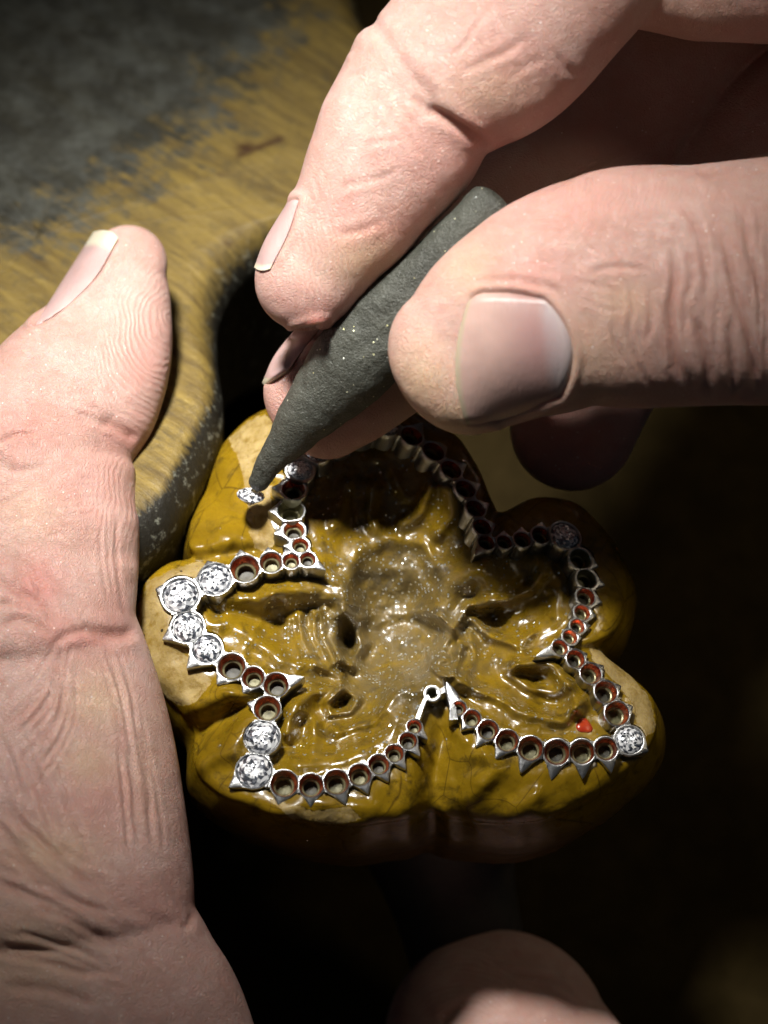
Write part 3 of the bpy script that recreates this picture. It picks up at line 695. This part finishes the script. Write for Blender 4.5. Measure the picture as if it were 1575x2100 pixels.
# ------------------------------------------------------------------ lofted limbs
def loft(st, cap0=None, cap1=None, n=10, K=56, e=2.04):
    """st: rows (cx, cy, r, zc, zr) in photo px; caps: length of the rounded end"""
    P = catmull(st, n)
    T = np.gradient(P[:, :2], axis=0); T /= np.linalg.norm(T, axis=1)[:, None]+1e-9
    rows = []
    def add(c, t, r, z, zr): rows.append((c[0], c[1], t[0], t[1], r, z, zr))
    if cap0:
        dz = (P[0, 3]-P[1, 3])/(np.linalg.norm(P[0, :2]-P[1, :2])+1e-9)
        for ph in np.linspace(math.pi/2-0.02, 0, 14)[:-1]:
            k = cap0*math.sin(ph); q = math.cos(ph)**0.95
            add(P[0, :2]-T[0]*k, T[0], P[0, 2]*q, P[0, 3]+dz*k, P[0, 4]*q)
    for p, t in zip(P, T): add(p[:2], t, p[2], p[3], p[4])
    if cap1:
        dz = (P[-1, 3]-P[-2, 3])/(np.linalg.norm(P[-1, :2]-P[-2, :2])+1e-9)
        for ph in np.linspace(0, math.pi/2-0.02, 14)[1:]:
            k = cap1*math.sin(ph); q = math.cos(ph)**0.95
            add(P[-1, :2]+T[-1]*k, T[-1], P[-1, 2]*q, P[-1, 3]+dz*k, P[-1, 4]*q)
    A = np.array(rows); th = np.linspace(0, 2*math.pi, K, endpoint=False)
    ce, se = np.cos(th), np.sin(th)
    u = np.sign(ce)*np.abs(ce)**(2/e); v = np.sign(se)*np.abs(se)**(2/e)
    X = A[:, 0:1]+(-A[:, 3:4])*A[:, 4:5]*u; Y = A[:, 1:2]+A[:, 2:3]*A[:, 4:5]*u; Z = A[:, 5:6]+A[:, 6:7]*v
    V = at(X.ravel(), Y.ravel(), Z.ravel()); m = len(A)
    F = [list(f) for f in grid_faces(m, K, True)]
    F.append(list(range(K))[::-1]); F.append([(m-1)*K+k for k in range(K)])
    return V, F, A
def union_remesh(parts, voxel):
    V = []; F = []; o = 0
    for v, f, _ in parts:
        V.append(v); F += [[i+o for i in q] for q in f]; o += len(v)
    me = bpy.data.meshes.new('tmp'); me.from_pydata(np.vstack(V).tolist(), [], F)
    ob = bpy.data.objects.new('tmp', me); S.collection.objects.link(ob)
    # consistent outward normals
    import bmesh
    bm = bmesh.new(); bm.from_mesh(me); bmesh.ops.recalc_face_normals(bm, faces=bm.faces); bm.to_mesh(me); bm.free()
    md = ob.modifiers.new('r', 'REMESH'); md.mode = 'VOXEL'; md.voxel_size = voxel; md.adaptivity = 0
    dg = bpy.context.evaluated_depsgraph_get(); ev = ob.evaluated_get(dg).to_mesh()
    nv = len(ev.vertices); co = np.empty(nv*3, np.float32); ev.vertices.foreach_get('co', co); co = co.reshape(-1, 3).astype(float)
    nf = len(ev.polygons); tot = np.empty(nf, np.int32); ev.polygons.foreach_get('loop_total', tot)
    lv = np.empty(len(ev.loops), np.int32); ev.loops.foreach_get('vertex_index', lv)
    ed = np.empty(len(ev.edges)*2, np.int32); ev.edges.foreach_get('vertices', ed); ed = ed.reshape(-1, 2)
    assert (tot == 4).all()
    F = lv.reshape(-1, 4)
    bpy.data.objects.remove(ob); bpy.data.meshes.remove(me)
    return co, F, ed
def relax(co, ed, it, lam=0.5, mask=None):
    n = len(co); deg = np.bincount(ed.ravel(), minlength=n).astype(float)[:, None]
    for _ in range(it):
        s = np.zeros_like(co)
        for k in range(3):
            s[:, k] = np.bincount(ed[:, 0], co[ed[:, 1], k], n)+np.bincount(ed[:, 1], co[ed[:, 0], k], n)
        d = (s/deg-co)*lam
        co = co+(d if mask is None else d*mask[:, None])
    return co
def vnormals(co, F):
    a = co[F[:, 0]]; b = co[F[:, 1]]; c = co[F[:, 2]]; d = co[F[:, 3]]
    fn = np.cross(c-a, d-b); n = np.zeros_like(co)
    for k in range(4):
        for j in range(3): n[:, j] += np.bincount(F[:, k], fn[:, j], len(co))
    return n/(np.linalg.norm(n, axis=1)[:, None]+1e-12)

def crease_disp(px, py, creases):
    """creases: (polyline, width, depth, shoulder)"""
    d = np.zeros(px.shape); dark = np.zeros(px.shape)
    for P, w, h, sh in creases:
        P = catmull(P, 5) if len(P) > 2 else np.array(P, float)
        lo = P.min(0)-w*5; hi = P.max(0)+w*5
        m = (px > lo[0]) & (px < hi[0]) & (py > lo[1]) & (py < hi[1])
        if not m.any(): continue
        q, t = pdist(px[m], py[m], P)
        f = np.clip(np.minimum(t, 1-t)*5+0.05, 0, 1)
        d[m] += f*(-h*np.exp(-(q/w)**2)+sh*np.exp(-((q-w*2.2)/(w*1.3))**2))
        dark[m] = np.maximum(dark[m], f*min(1, h/9)*np.exp(-(q/w)**2))
    return d, dark
def blobs(px, py, B):
    r = np.zeros(px.shape)
    for x, y, a, b, k in B: r = np.maximum(r, k*np.exp(-((px-x)/a)**2-((py-y)/b)**2))
    return r

def make_nail(hand, co, F, sideA, sideB, bulge0, bulge1, lift, curve, mat, lun=None, free=0.06, dark=None, label=None, n=34, sink=11):
    """sideA / sideB: the two long sides from root to tip (photo px). Height is fitted to the finger under it."""
    s = np.linspace(0, 1, n); t = np.linspace(0, 1, n)
    def res(P):
        Q = catmull(P, 12); L = np.r_[0, np.cumsum(np.hypot(*np.diff(Q, axis=0).T))]; L /= L[-1]
        return np.stack([np.interp(s, L, Q[:, 0]), np.interp(s, L, Q[:, 1])], 1)
    A = res(sideA); B = res(sideB)
    ax = ((A[-1]+B[-1])-(A[0]+B[0])); ax = ax/np.linalg.norm(ax)
    G = A[:, None, :]*(1-t)[None, :, None]+B[:, None, :]*t[None, :, None]
    bl = 1-(2*t-1)**2
    G = G+ax*((-bulge0*(1-s)[:, None]+bulge1*s[:, None])*bl[None, :])[..., None]
    X = G[..., 0].ravel(); Y = G[..., 1].ravel()
    bvh = BVHTree.FromPolygons(co.tolist(), F.tolist())
    eye = Vector((0, 0, DIST)); Z = np.full(X.shape, np.nan)
    for i in range(0, len(X)):
        p = Vector(at(X[i], Y[i], 0)); h = bvh.ray_cast(eye, (p-eye).normalized())
        if h[0] is not None: Z[i] = h[0].z*PPC
    SS, TT = np.meshgrid(s, t, indexing='ij'); SS = SS.ravel(); TT = TT.ravel()
    def basis(a, b): return np.stack([a**i*b**j for i in range(4) for j in range(4) if i+j <= 4], 1)
    ok = ~np.isnan(Z)
    c, *_ = np.linalg.lstsq(basis(SS[ok], TT[ok]), Z[ok], rcond=None)
    Zf = basis(SS, TT)@c
    edge = np.minimum(np.minimum(TT, 1-TT)*2, np.minimum(SS*1.6, 1.0))
    z = Zf+lift+curve*(1-(2*TT-1)**2)
    z = z-sink*np.clip(1-np.minimum(TT, 1-TT)/0.06, 0, 1)**1.5-sink*np.clip(1-SS/0.05, 0, 1)**1.5
    V = at(X, Y, z); Vb = at(X, Y, z-9-8*np.clip(1-np.minimum(TT, 1-TT)/0.08, 0, 1))
    F1 = grid_faces(n, n); N2 = n*n
    fl = [list(q) for q in F1]+[[i+N2 for i in q][::-1] for q in F1]
    b = [i for i in range(n)]+[i*n+n-1 for i in range(1, n)]+[(n-1)*n+i for i in range(n-2, -1, -1)]+[i*n for i in range(n-2, 0, -1)]
    for i in range(len(b)): a_, b_ = b[i], b[(i+1) % len(b)]; fl.append([b_, a_, a_+N2, b_+N2])
    l = np.zeros(N2)
    if lun: l = np.clip(1-(np.hypot((SS-lun[0])/lun[2], (TT-lun[1])/lun[3])-0.85)/0.3, 0, 1)
    e = smooth(SS, 1-free-0.02, 1-free+0.015)
    dk = np.zeros(N2)
    if dark: dk = np.exp(-((SS-dark[0])/dark[2])**2-((TT-dark[1])/dark[3])**2)
    att = {k: np.r_[v, v] for k, v in (('along', SS), ('lunula', l), ('edge', e), ('dark', dk))}
    o = link_mesh('fingernail', np.vstack([V, Vb]), fl, mat, hand, attrs=att, sharp=60)
    bm_fix(o)
    if label: o['label'] = label
    return o
def bm_fix(o):
    import bmesh
    bm = bmesh.new(); bm.from_mesh(o.data); bmesh.ops.recalc_face_normals(bm, faces=bm.faces); bm.to_mesh(o.data); bm.free()
def nail_outline(sideA, sideB, b0, b1):
    A = catmull(sideA, 8); B = catmull(sideB, 8); ax = (A[-1]+B[-1])-(A[0]+B[0]); ax = ax/np.linalg.norm(ax)
    t = np.linspace(0, 1, 12)[1:-1]; bl = (1-(2*t-1)**2)[:, None]
    tip = A[-1]*(1-t)[:, None]+B[-1]*t[:, None]+ax*b1*bl; root = B[0]*(1-t)[:, None]+A[0]*t[:, None]-ax*b0*bl
    return np.vstack([A, tip, B[::-1], root])

def random_creases(poly_pairs, count, w, h, jit, seed, sh=0.3):
    """lines interpolated between two guide polylines with jitter"""
    r = np.random.default_rng(seed); out = []
    A, B = [catmull(p, 6) for p in poly_pairs]
    for k in range(count):
        t = r.random(); i0 = r.integers(0, max(1, int(len(A)*0.6))); i1 = min(len(A), i0+r.integers(5, len(A)))
        P = (A*(1-t)+B*t)[i0:i1:3]
        if len(P) < 3: continue
        P = P+r.normal(0, jit, P.shape)
        out.append((P.tolist(), w*r.uniform(.7, 1.3), h*r.uniform(.4, 1.2), h*sh))
    return out

def finish_hand(name, parts, voxel, creases, nails, pink, yellow, ridges, label, group=None, relax_it=7, extra=None):
    co, F, ed = union_remesh(parts, voxel)
    co = relax(co, ed, relax_it)
    nrm = vnormals(co, F)
    if nrm[:, 2][co[:, 2] > np.percentile(co[:, 2], 95)].mean() < 0: F = F[:, ::-1]; nrm = -nrm
    px, py, pz = project(co)
    front = smooth(nrm[:, 2], -0.15, 0.35)
    # skin is laid under each nail and swells into a fold around it
    base = co.copy(); d = np.zeros(len(co)); nm = np.zeros(len(co))
    for nl in nails:
        O = nail_outline(nl['A'], nl['B'], nl['b0'], nl['b1'])
        zlo = nl.get('zmin', -1e9)
        sel = (nrm[:, 2] > -0.1) & (pz > zlo)
        q = np.where(sel, sdist(px, py, O), -1e3)
        tip = 0.5*(np.array(nl['A'][-1])+np.array(nl['B'][-1])); root = 0.5*(np.array(nl['A'][0])+np.array(nl['B'][0]))
        u = ((px-root[0])*(tip-root)[0]+(py-root[1])*(tip-root)[1])/((tip-root)@(tip-root))
        fold = smooth(-u, -0.95, -0.75)
        d += -9*smooth(q, -2, 8)+nl.get('fold', 9)*np.exp(-((q+9)/9.0)**2)*fold
        nm = np.maximum(nm, smooth(q, -10, 0))
    cd_, dark = crease_disp(px, py, creases)
    cm = front*(1-nm)
    if extra is not None: w_ = extra(px, py); cd_ = cd_*w_; dark = dark*w_
    cd_ = cd_+2.4*fbm(px/60, py/60, 77, 2)+0.6*fbm(px/13, py/13, 78, 2)
    cd_ = np.where(cd_ < 0, 12*np.tanh(cd_/12), 6*np.tanh(cd_/6))
    d = d+cd_*cm
    co = co+nrm*(d/PPC)[:, None]
    rp = np.zeros(len(co)); rm = np.zeros(len(co))
    for fn, mk in ridges:
        m = mk(px, py)*front; s = m > rm; rp = np.where(s, fn(px, py), rp); rm = np.where(s, m, rm)
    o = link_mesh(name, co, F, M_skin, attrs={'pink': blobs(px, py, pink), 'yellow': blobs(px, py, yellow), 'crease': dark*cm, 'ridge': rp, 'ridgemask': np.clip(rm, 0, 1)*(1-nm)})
    tag(o, label, 'hand', group)
    for nl in nails:
        make_nail(o, base, F, nl['A'], nl['B'], nl['b0'], nl['b1'], nl.get('lift', 2), nl.get('curve', 3), nl['mat'], nl.get('lun'), nl.get('free', .05), nl.get('dark'), nl.get('label'), sink=nl.get('sink', 11))
    return o

# ------------------------------------------------------------------ left hand (thumb up the left side, a finger under the wax)
def left_hand():
    P = []
    P.append(loft([(262, 545, 82, -350, 70), (246, 606, 111, -320, 92), (212, 705, 149, -268, 118), (167, 785, 176, -220, 138), (110, 862, 186, -170, 150), (60, 940, 200, -120, 160)], cap0=84, cap1=80))
    P.append(loft([(66, 932, 216, -140, 165), (50, 1020, 238, -105, 180), (44, 1090, 244, -80, 186), (38, 1150, 248, -55, 190), (38, 1240, 242, -15, 195), (40, 1300, 236, 10, 200)], cap0=62, cap1=100))
    P.append(loft([(30, 1290, 246, -10, 190), (50, 1400, 268, 20, 205), (68, 1530, 288, 50, 220), (82, 1680, 300, 85, 235), (90, 1800, 307, 115, 245), (92, 1880, 308, 135, 250)], cap0=120, cap1=120))
    P.append(loft([(92, 1905, 298, 120, 240), (112, 1990, 332, 130, 250), (130, 2100, 380, 140, 260), (140, 2260, 420, 140, 270), (150, 2500, 440, 120, 280)], cap0=90, cap1=200))
    # the finger that supports the wax from below, joined to the palm outside the frame
    P.append(loft([(1020, 2140, 232, -490, 160), (1056, 2230, 258, -430, 175), (1080, 2300, 262, -240, 180), (1000, 2460, 280, -120, 190), (760, 2600, 300, 0, 220), (380, 2640, 330, 80, 240)], cap0=232, cap1=100))
    cr = [
     ([(205, 864), (235, 872), (262, 888), (280, 904)], 9, 9, 0), ([(150, 850), (200, 860), (240, 866)], 12, 4, 1),
     ([(-10, 912), (20, 895), (45, 890), (70, 893)], 5, 6, 2), ([(0, 960), (40, 965), (90, 952)], 6, 2.5, 1), ([(-10, 1035), (30, 1020), (60, 1000)], 6, 2.5, .5),
     ([(170, 1285), (215, 1300), (250, 1302), (280, 1290)], 11, 11, 3), ([(100, 1330), (140, 1300), (190, 1290)], 9, 6, 2),
     ([(30, 1120), (45, 1170), (40, 1210), (60, 1240)], 12, 6, 3), ([(60, 1140), (70, 1190), (95, 1225)], 9, 6, 2), ([(-10, 1190), (40, 1215), (90, 1240), (115, 1290)], 9, 6, 2.5), ([(-10, 1290), (40, 1270), (90, 1290), (110, 1310)], 8, 6, 2.5), ([(-10, 1240), (30, 1238), (80, 1255)], 7, 5, 2),
     ([(240, 1040), (238, 1120), (245, 1200), (262, 1290)], 5, 2.2, .8), ([(205, 1080), (208, 1150), (222, 1240)], 4, 1.6, .5), ([(225, 1060), (222, 1150), (235, 1230)], 3.5, 1.4, .5),
     ([(398, 1868), (388, 1895), (372, 1905)], 8, 4, 1), ([(400, 1900), (330, 1890), (250, 1850), (180, 1800)], 12, 3, 1.5), ([(0, 1640), (60, 1700), (140, 1780), (220, 1830)], 10, 6, 3),
     ([(-10, 1680), (50, 1760), (140, 1840), (260, 1880)], 9, 6, 3), ([(-10, 1810), (60, 1840), (150, 1890), (260, 1950)], 10, 6, 3), ([(-10, 1730), (60, 1790), (110, 1850), (190, 1890)], 8, 5, 2.5), ([(0, 2020), (100, 2030), (200, 2060)], 10, 5, 2), ([(-10, 1950), (70, 1960), (150, 1990), (220, 2000)], 9, 5, 2),
     # supporting finger
     ([(1020, 1990), (1080, 2000), (1140, 2010), (1180, 2040)], 7, 5, 2), ([(1060, 2010), (1120, 2030), (1190, 2070)], 6, 4, 1.5), ([(900, 2100), (930, 2070), (980, 2045)], 10, 5, 2)]
    cr += random_creases(([(120, 1310), (60, 1400), (0, 1440)], [(150, 1320), (150, 1500), (60, 1640)]), 22, 5, 4.2, 3, 1)
    cr += random_creases(([(255, 1320), (290, 1450), (330, 1640), (345, 1800)], [(185, 1320), (230, 1450), (250, 1620), (260, 1750)]), 26, 4.5, 1.7, 2, 2)
    cr += random_creases(([(0, 1600), (100, 1700), (240, 1800)], [(-20, 1980), (120, 1990), (260, 2030)]), 34, 6, 3.4, 5, 3)
    cr += random_creases(([(60, 1430), (140, 1640), (200, 1800)], [(-20, 1520), (20, 1650), (60, 1800)]), 14, 6, 3.0, 5, 5)
    cr += random_creases(([(140, 760), (220, 790), (300, 850)], [(60, 880), (140, 900), (240, 930)]), 16, 4, 1.5, 3, 6)
    cr += random_creases(([(0, 1000), (120, 980), (240, 960)], [(-10, 1130), (100, 1120), (220, 1110)]), 16, 4, 1.2, 4, 8)
    nails = [dict(A=[(70, 668), (128, 575), (192, 475)], B=[(134, 632), (198, 570), (243, 492)], b0=10, b1=12, mat=M_nail2, lift=4, curve=7, free=.15, fold=6, label='left thumbnail with a pale rounded free edge')]
    pink = [(80, 1200, 50, 55, .9), (180, 1310, 60, 25, .7), (260, 900, 60, 35, .6), (290, 720, 50, 80, .45), (40, 880, 90, 60, .4), (240, 1290, 50, 60, .5), (200, 1000, 90, 80, .3), (120, 1290, 50, 50, .5), (330, 1860, 90, 60, .35), (140, 1000, 60, 60, .3), (200, 1650, 80, 80, .3), (290, 870, 30, 50, .3)]
    yellow = [(200, 1440, 60, 60, .6), (180, 1560, 60, 50, .5), (100, 1750, 100, 60, .6), (60, 1050, 70, 60, .3), (60, 1960, 140, 120, .5), (300, 1560, 40, 120, .2)]
    rd = [(lambda x, y: (np.hypot(x-352, (y-655)/1.35)+10*fbm(x/60, y/60, 11, 2))/11.0, lambda x, y: np.clip(np.exp(-(((x-300)/95)**2+((y-740)/185)**2)**1.6)*1.1, 0, 1)),
          (lambda x, y: (x*0.95+y*0.12+8*fbm(x/50, y/70, 12, 2))/11.0, lambda x, y: 0.8*np.exp(-(((x-245)/60)**2+((y-1040)/130)**2)**1.5)),
          (lambda x, y: (np.hypot(x-950, y-2150)+8*fbm(x/60, y/60, 13, 2))/11.0, lambda x, y: 0.9*np.exp(-(((x-930)/130)**2+((y-2000)/90)**2)**1.5))]
    finish_hand('hand', P, 0.024, cr, nails, pink, yellow, rd, 'left hand with its thumb lying up the left edge and a fingertip under the wax')
left_hand()

# ------------------------------------------------------------------ right hand (index, middle and thumb closing on the stick)
def right_hand():
    P = []
    # index finger
    P.append(loft([(640, 556, 112, 155, 92), (680, 500, 122, 165, 108), (728, 437, 137, 170, 125), (768, 370, 154, 175, 140), (812, 296, 172, 180, 155), (850, 225, 173, 180, 160), (884, 168, 180, 180, 165)], cap0=128, cap1=90))
    P.append(loft([(905, 160, 186, 190, 178), (1004, 77, 214, 195, 195), (1120, -60, 222, 190, 205), (1260, -230, 235, 150, 215), (1460, -380, 260, 70, 230)], cap0=88, cap1=100))
    P.append(loft([(1290, -110, 170, 110, 160), (1400, -118, 200, 100, 180), (1520, -118, 208, 90, 200), (1700, -140, 260, 70, 240), (2050, -120, 330, 70, 260)], cap0=90, cap1=120))
    # middle finger, behind the stick
    P.append(loft([(650, 828, 124, -98, 84), (700, 785, 140, -90, 90), (760, 728, 152, -90, 96), (860, 640, 165, -100, 110), (960, 560, 168, -135, 120), (1100, 425, 170, -200, 130), (1230, 255, 176, -260, 145), (1360, 90, 186, -290, 155), (1500, -60, 200, -270, 165), (1700, -120, 240, -160, 190)], cap0=98, cap1=100))
    # ring finger, curled in the shade below the thumb
    P.append(loft([(1178, 868, 132, -330, 100), (1225, 740, 150, -350, 120), (1330, 560, 160, -350, 130), (1480, 380, 170, -320, 140), (1720, 240, 200, -200, 160), (2000, 150, 260, -60, 200)], cap0=140, cap1=100))
    # thumb
    P.append(loft([(938, 741, 161, 275, 116), (1010, 690, 194, 283, 146), (1080, 652, 215, 281, 162), (1170, 612, 232, 275, 176), (1290, 590, 249, 265, 190), (1420, 586, 248, 255, 200), (1520, 580, 252, 240, 205), (1650, 574, 262, 195, 215), (1860, 565, 285, 125, 240), (2060, 420, 300, 75, 260), (2150, 200, 330, 70, 260)], cap0=131, cap1=120, e=2.05))
    P.append(loft([(2100, -200, 340, 70, 260), (2170, 60, 380, 70, 280), (2160, 330, 340, 90, 260)], cap0=100, cap1=100))
    cr = [
     # index finger
     ([(868, 222), (905, 236), (950, 264), (1003, 300)], 10, 14, 4), ([(845, 196), (870, 224)], 8, 6, 2), ([(700, 108), (716, 96)], 7, 10, 2), ([(990, 30), (960, 80), (925, 120)], 5, 2.5, 1), ([(1080, 75), (1040, 105), (985, 130), (940, 150)], 8, 2, 1), ([(1120, 120), (1080, 140), (1040, 165)], 7, 1.6, .7), ([(1140, 110), (1160, 140), (1185, 155)], 9, 3, 1),
     ([(690, 482), (740, 472), (785, 455)], 8, 1.8, 1), ([(730, 300), (790, 290), (830, 285)], 6, 1.8, .5), ([(690, 385), (760, 370), (820, 350)], 7, 1.6, .8),
     ([(642, 360), (650, 385), (658, 410)], 3.5, 1.6, .5), ([(662, 350), (668, 375)], 3.5, 1.4, .4), ([(780, 200), (800, 240), (850, 300), (870, 330)], 6, 1.4, .6), ([(810, 200), (835, 240), (880, 290)], 5, 1.4, .6),
     # thumb: folds over the joint
     ([(1375, 500), (1384, 570), (1376, 640), (1382, 720), (1400, 800)], 8, 10, 4), ([(1330, 590), (1336, 650), (1330, 700)], 6, 5, 2.5), ([(1290, 590), (1296, 640), (1290, 690), (1318, 770), (1340, 800)], 5, 4, 2), ([(1255, 640), (1262, 700), (1290, 760)], 5, 3, 1.5),
     ([(1430, 650), (1440, 700), (1452, 760), (1462, 840)], 9, 11, 5), ([(1475, 460), (1500, 560), (1520, 640), (1545, 740), (1560, 820)], 8, 9, 4), ([(1520, 430), (1545, 540), (1570, 640)], 8, 7, 4), ([(1400, 420), (1430, 470), (1450, 560), (1448, 620)], 8, 5, 3), ([(1500, 640), (1500, 720), (1512, 830)], 7, 7, 3.5), ([(1410, 500), (1418, 560), (1410, 620)], 6, 5, 2.5),
     ([(1200, 560), (1260, 548), (1330, 552)], 6, 2.5, 1.5), ([(1170, 572), (1240, 590), (1280, 600)], 4, 2, .8), ([(1180, 610), (1230, 630), (1270, 640)], 4, 1.5, .6),
     ([(1425, 345), (1450, 352), (1480, 342)], 10, 5, 2), ([(960, 588), (1000, 577), (1060, 578), (1120, 590), (1150, 600)], 8, 3, 3), ([(1430, 835), (1480, 825), (1540, 832)], 8, 4, 2)]
    cr += random_creases(([(1380, 440), (1395, 600), (1400, 760)], [(1570, 400), (1575, 600), (1570, 780)]), 26, 4.5, 2.2, 3, 21)
    cr += random_creases(([(1230, 600), (1250, 680), (1280, 780)], [(1370, 560), (1370, 660), (1390, 770)]), 22, 4, 1.6, 3, 22)
    cr += random_creases(([(1200, 352), (1190, 400), (1180, 450)], [(1480, 350), (1500, 400), (1520, 460)]), 26, 4, 1.3, 2, 23)
    cr += random_creases(([(1080, 420), (1140, 430), (1200, 440)], [(1000, 560), (1080, 540), (1180, 540)]), 12, 4, .8, 3, 25)
    cr += random_creases(([(880, 0), (960, 40), (1060, 60)], [(1000, 180), (1060, 160), (1160, 120)]), 12, 7, 0.6, 4, 24)
    cr += random_creases(([(1110, 400), (1240, 320), (1400, 230)], [(1200, 340), (1300, 320), (1390, 260)]), 16, 4, 1.6, 2, 26)
    nails = [
     dict(A=[(1116, 612), (1056, 598), (990, 598), (964, 609)], B=[(1150, 816), (1062, 852), (990, 874), (958, 872)], b0=42, b1=27, mat=M_nail, lift=1, curve=9, free=.03, lun=(-.06, .48, .30, .50), dark=(.28, .42, .30, .55), zmin=150, fold=6, label='broad thumbnail with a pale half moon'),
     dict(A=[(590, 414), (545, 488), (521, 548)], B=[(614, 410), (592, 480), (556, 550)], b0=4, b1=6, mat=M_nail2, lift=3, curve=4, free=.06, zmin=-20, fold=5, label='index fingernail seen from its edge'),
     dict(A=[(604, 676), (562, 730), (537, 786)], B=[(668, 660), (628, 712), (590, 764)], b0=5, b1=14, mat=M_nail2, lift=5, curve=7, free=.10, zmin=-400, fold=5, label='middle fingernail with a thin pale free edge')]
    pink = [(980, 270, 60, 50, .5), (900, 330, 110, 70, .3), (740, 470, 100, 30, .55), (690, 440, 60, 60, .4), (1060, 560, 160, 40, .45), (1150, 420, 200, 60, .35), (640, 640, 80, 50, .35), (700, 860, 160, 90, .5), (1180, 950, 200, 120, .7), (1050, 130, 90, 70, .3), (1250, 50, 60, 60, .4), (1400, 70, 150, 60, .2), (1200, 360, 150, 60, .2)]
    yellow = [(760, 540, 90, 60, .7), (860, 790, 80, 90, .75), (930, 860, 90, 60, .8), (960, 560, 60, 70, .4), (1200, 740, 100, 100, .4), (1280, 620, 60, 50, .4), (1010, 190, 90, 60, .35), (1400, 50, 150, 60, .35)]
    rd = [(lambda x, y: (x*0.93-(y-600)*0.18+7*fbm(x/50, y/70, 14, 2)+(y-450)**2*0.0004)/10.5, lambda x, y: 0.65*np.exp(-(((x-660)/95)**2+((y-560)/120)**2)**1.6)),
          (lambda x, y: (np.hypot(x-640, y-700)+8*fbm(x/50, y/70, 15, 2))/10.0, lambda x, y: 0.7*np.exp(-(((x-590)/60)**2+((y-860)/60)**2)**1.6)*(y > 760)),
          (lambda x, y: (x*0.95+y*.25+6*fbm(x/50, y/70, 16, 2))/10.5, lambda x, y: 0.4*np.exp(-(((x-1260)/200)**2+((y-400)/50)**2)**1.6))]
    finish_hand('hand', P, 0.024, cr, nails, pink, yellow, rd, 'right hand pinching a dark tapered stick between thumb, index and middle finger', extra=lambda x, y: 1-smooth(y, 750, 815)*smooth(x, 1150, 1230)*0.85)
right_hand()

# ------------------------------------------------------------------ the stick
def stick():
    st = [(531, 986, 23, -66, 22), (553, 950, 31, -40, 30), (588, 906, 43, -12, 42), (620, 864, 55, 16, 55), (660, 818, 74, 46, 66), (700, 775, 86, 76, 74), (740, 722, 90, 104, 78), (790, 660, 84, 134, 74), (850, 594, 70, 166, 66), (925, 512, 58, 198, 56), (1008, 422, 51, 230, 50)]
    V, F, A = loft(st, cap0=21, cap1=26, n=14, K=90, e=2.1)
    px, py, pz = project(V)
    axc = np.array([d[0] for d in st]); ayc = np.array([d[1] for d in st])
    m = len(A); al = np.repeat(np.linspace(0, 1, m), 90)
    cx = np.repeat(A[:, 0], 90); cy = np.repeat(A[:, 1], 90); cz = np.repeat(A[:, 5], 90)
    d = np.stack([px-cx, -(py-cy), pz-cz], 1); L = np.linalg.norm(d, axis=1)[:, None]; d = d/(L+1e-6)
    n = 11*fbm(px/120+3, py/120, 8, 2)+3.5*fbm(px/42, py/42, 5, 3)+1.2*fbm(px/14+pz/20, py/14, 6, 2)
    fl = -5*np.exp(-(pdist(px, py, [(700, 730), (800, 690)])[0]/22)**2)
    V = V+d*((n+fl)/PPC)[:, None]*np.minimum(1, L/20)
    o = link_mesh('wax_stick', V, F, M_stick, attrs={'along': al})
    tag(o, 'dark grey green tapered stick flecked with metal dust, held by the right hand', 'setting stick')
stick()

# handle below the wax lump
def handle():
    V, F, A = loft([(870, 1600, 190, -420, 170), (900, 1720, 160, -560, 150), (930, 1840, 130, -640, 120), (960, 1960, 120, -700, 110)], cap0=60, cap1=40, K=64)
    o = link_mesh('holder_handle', V, F, M_holder)
    tag(o, 'dim grey wooden handle that carries the wax lump, almost lost in the shadow under it', 'handle')
handle()
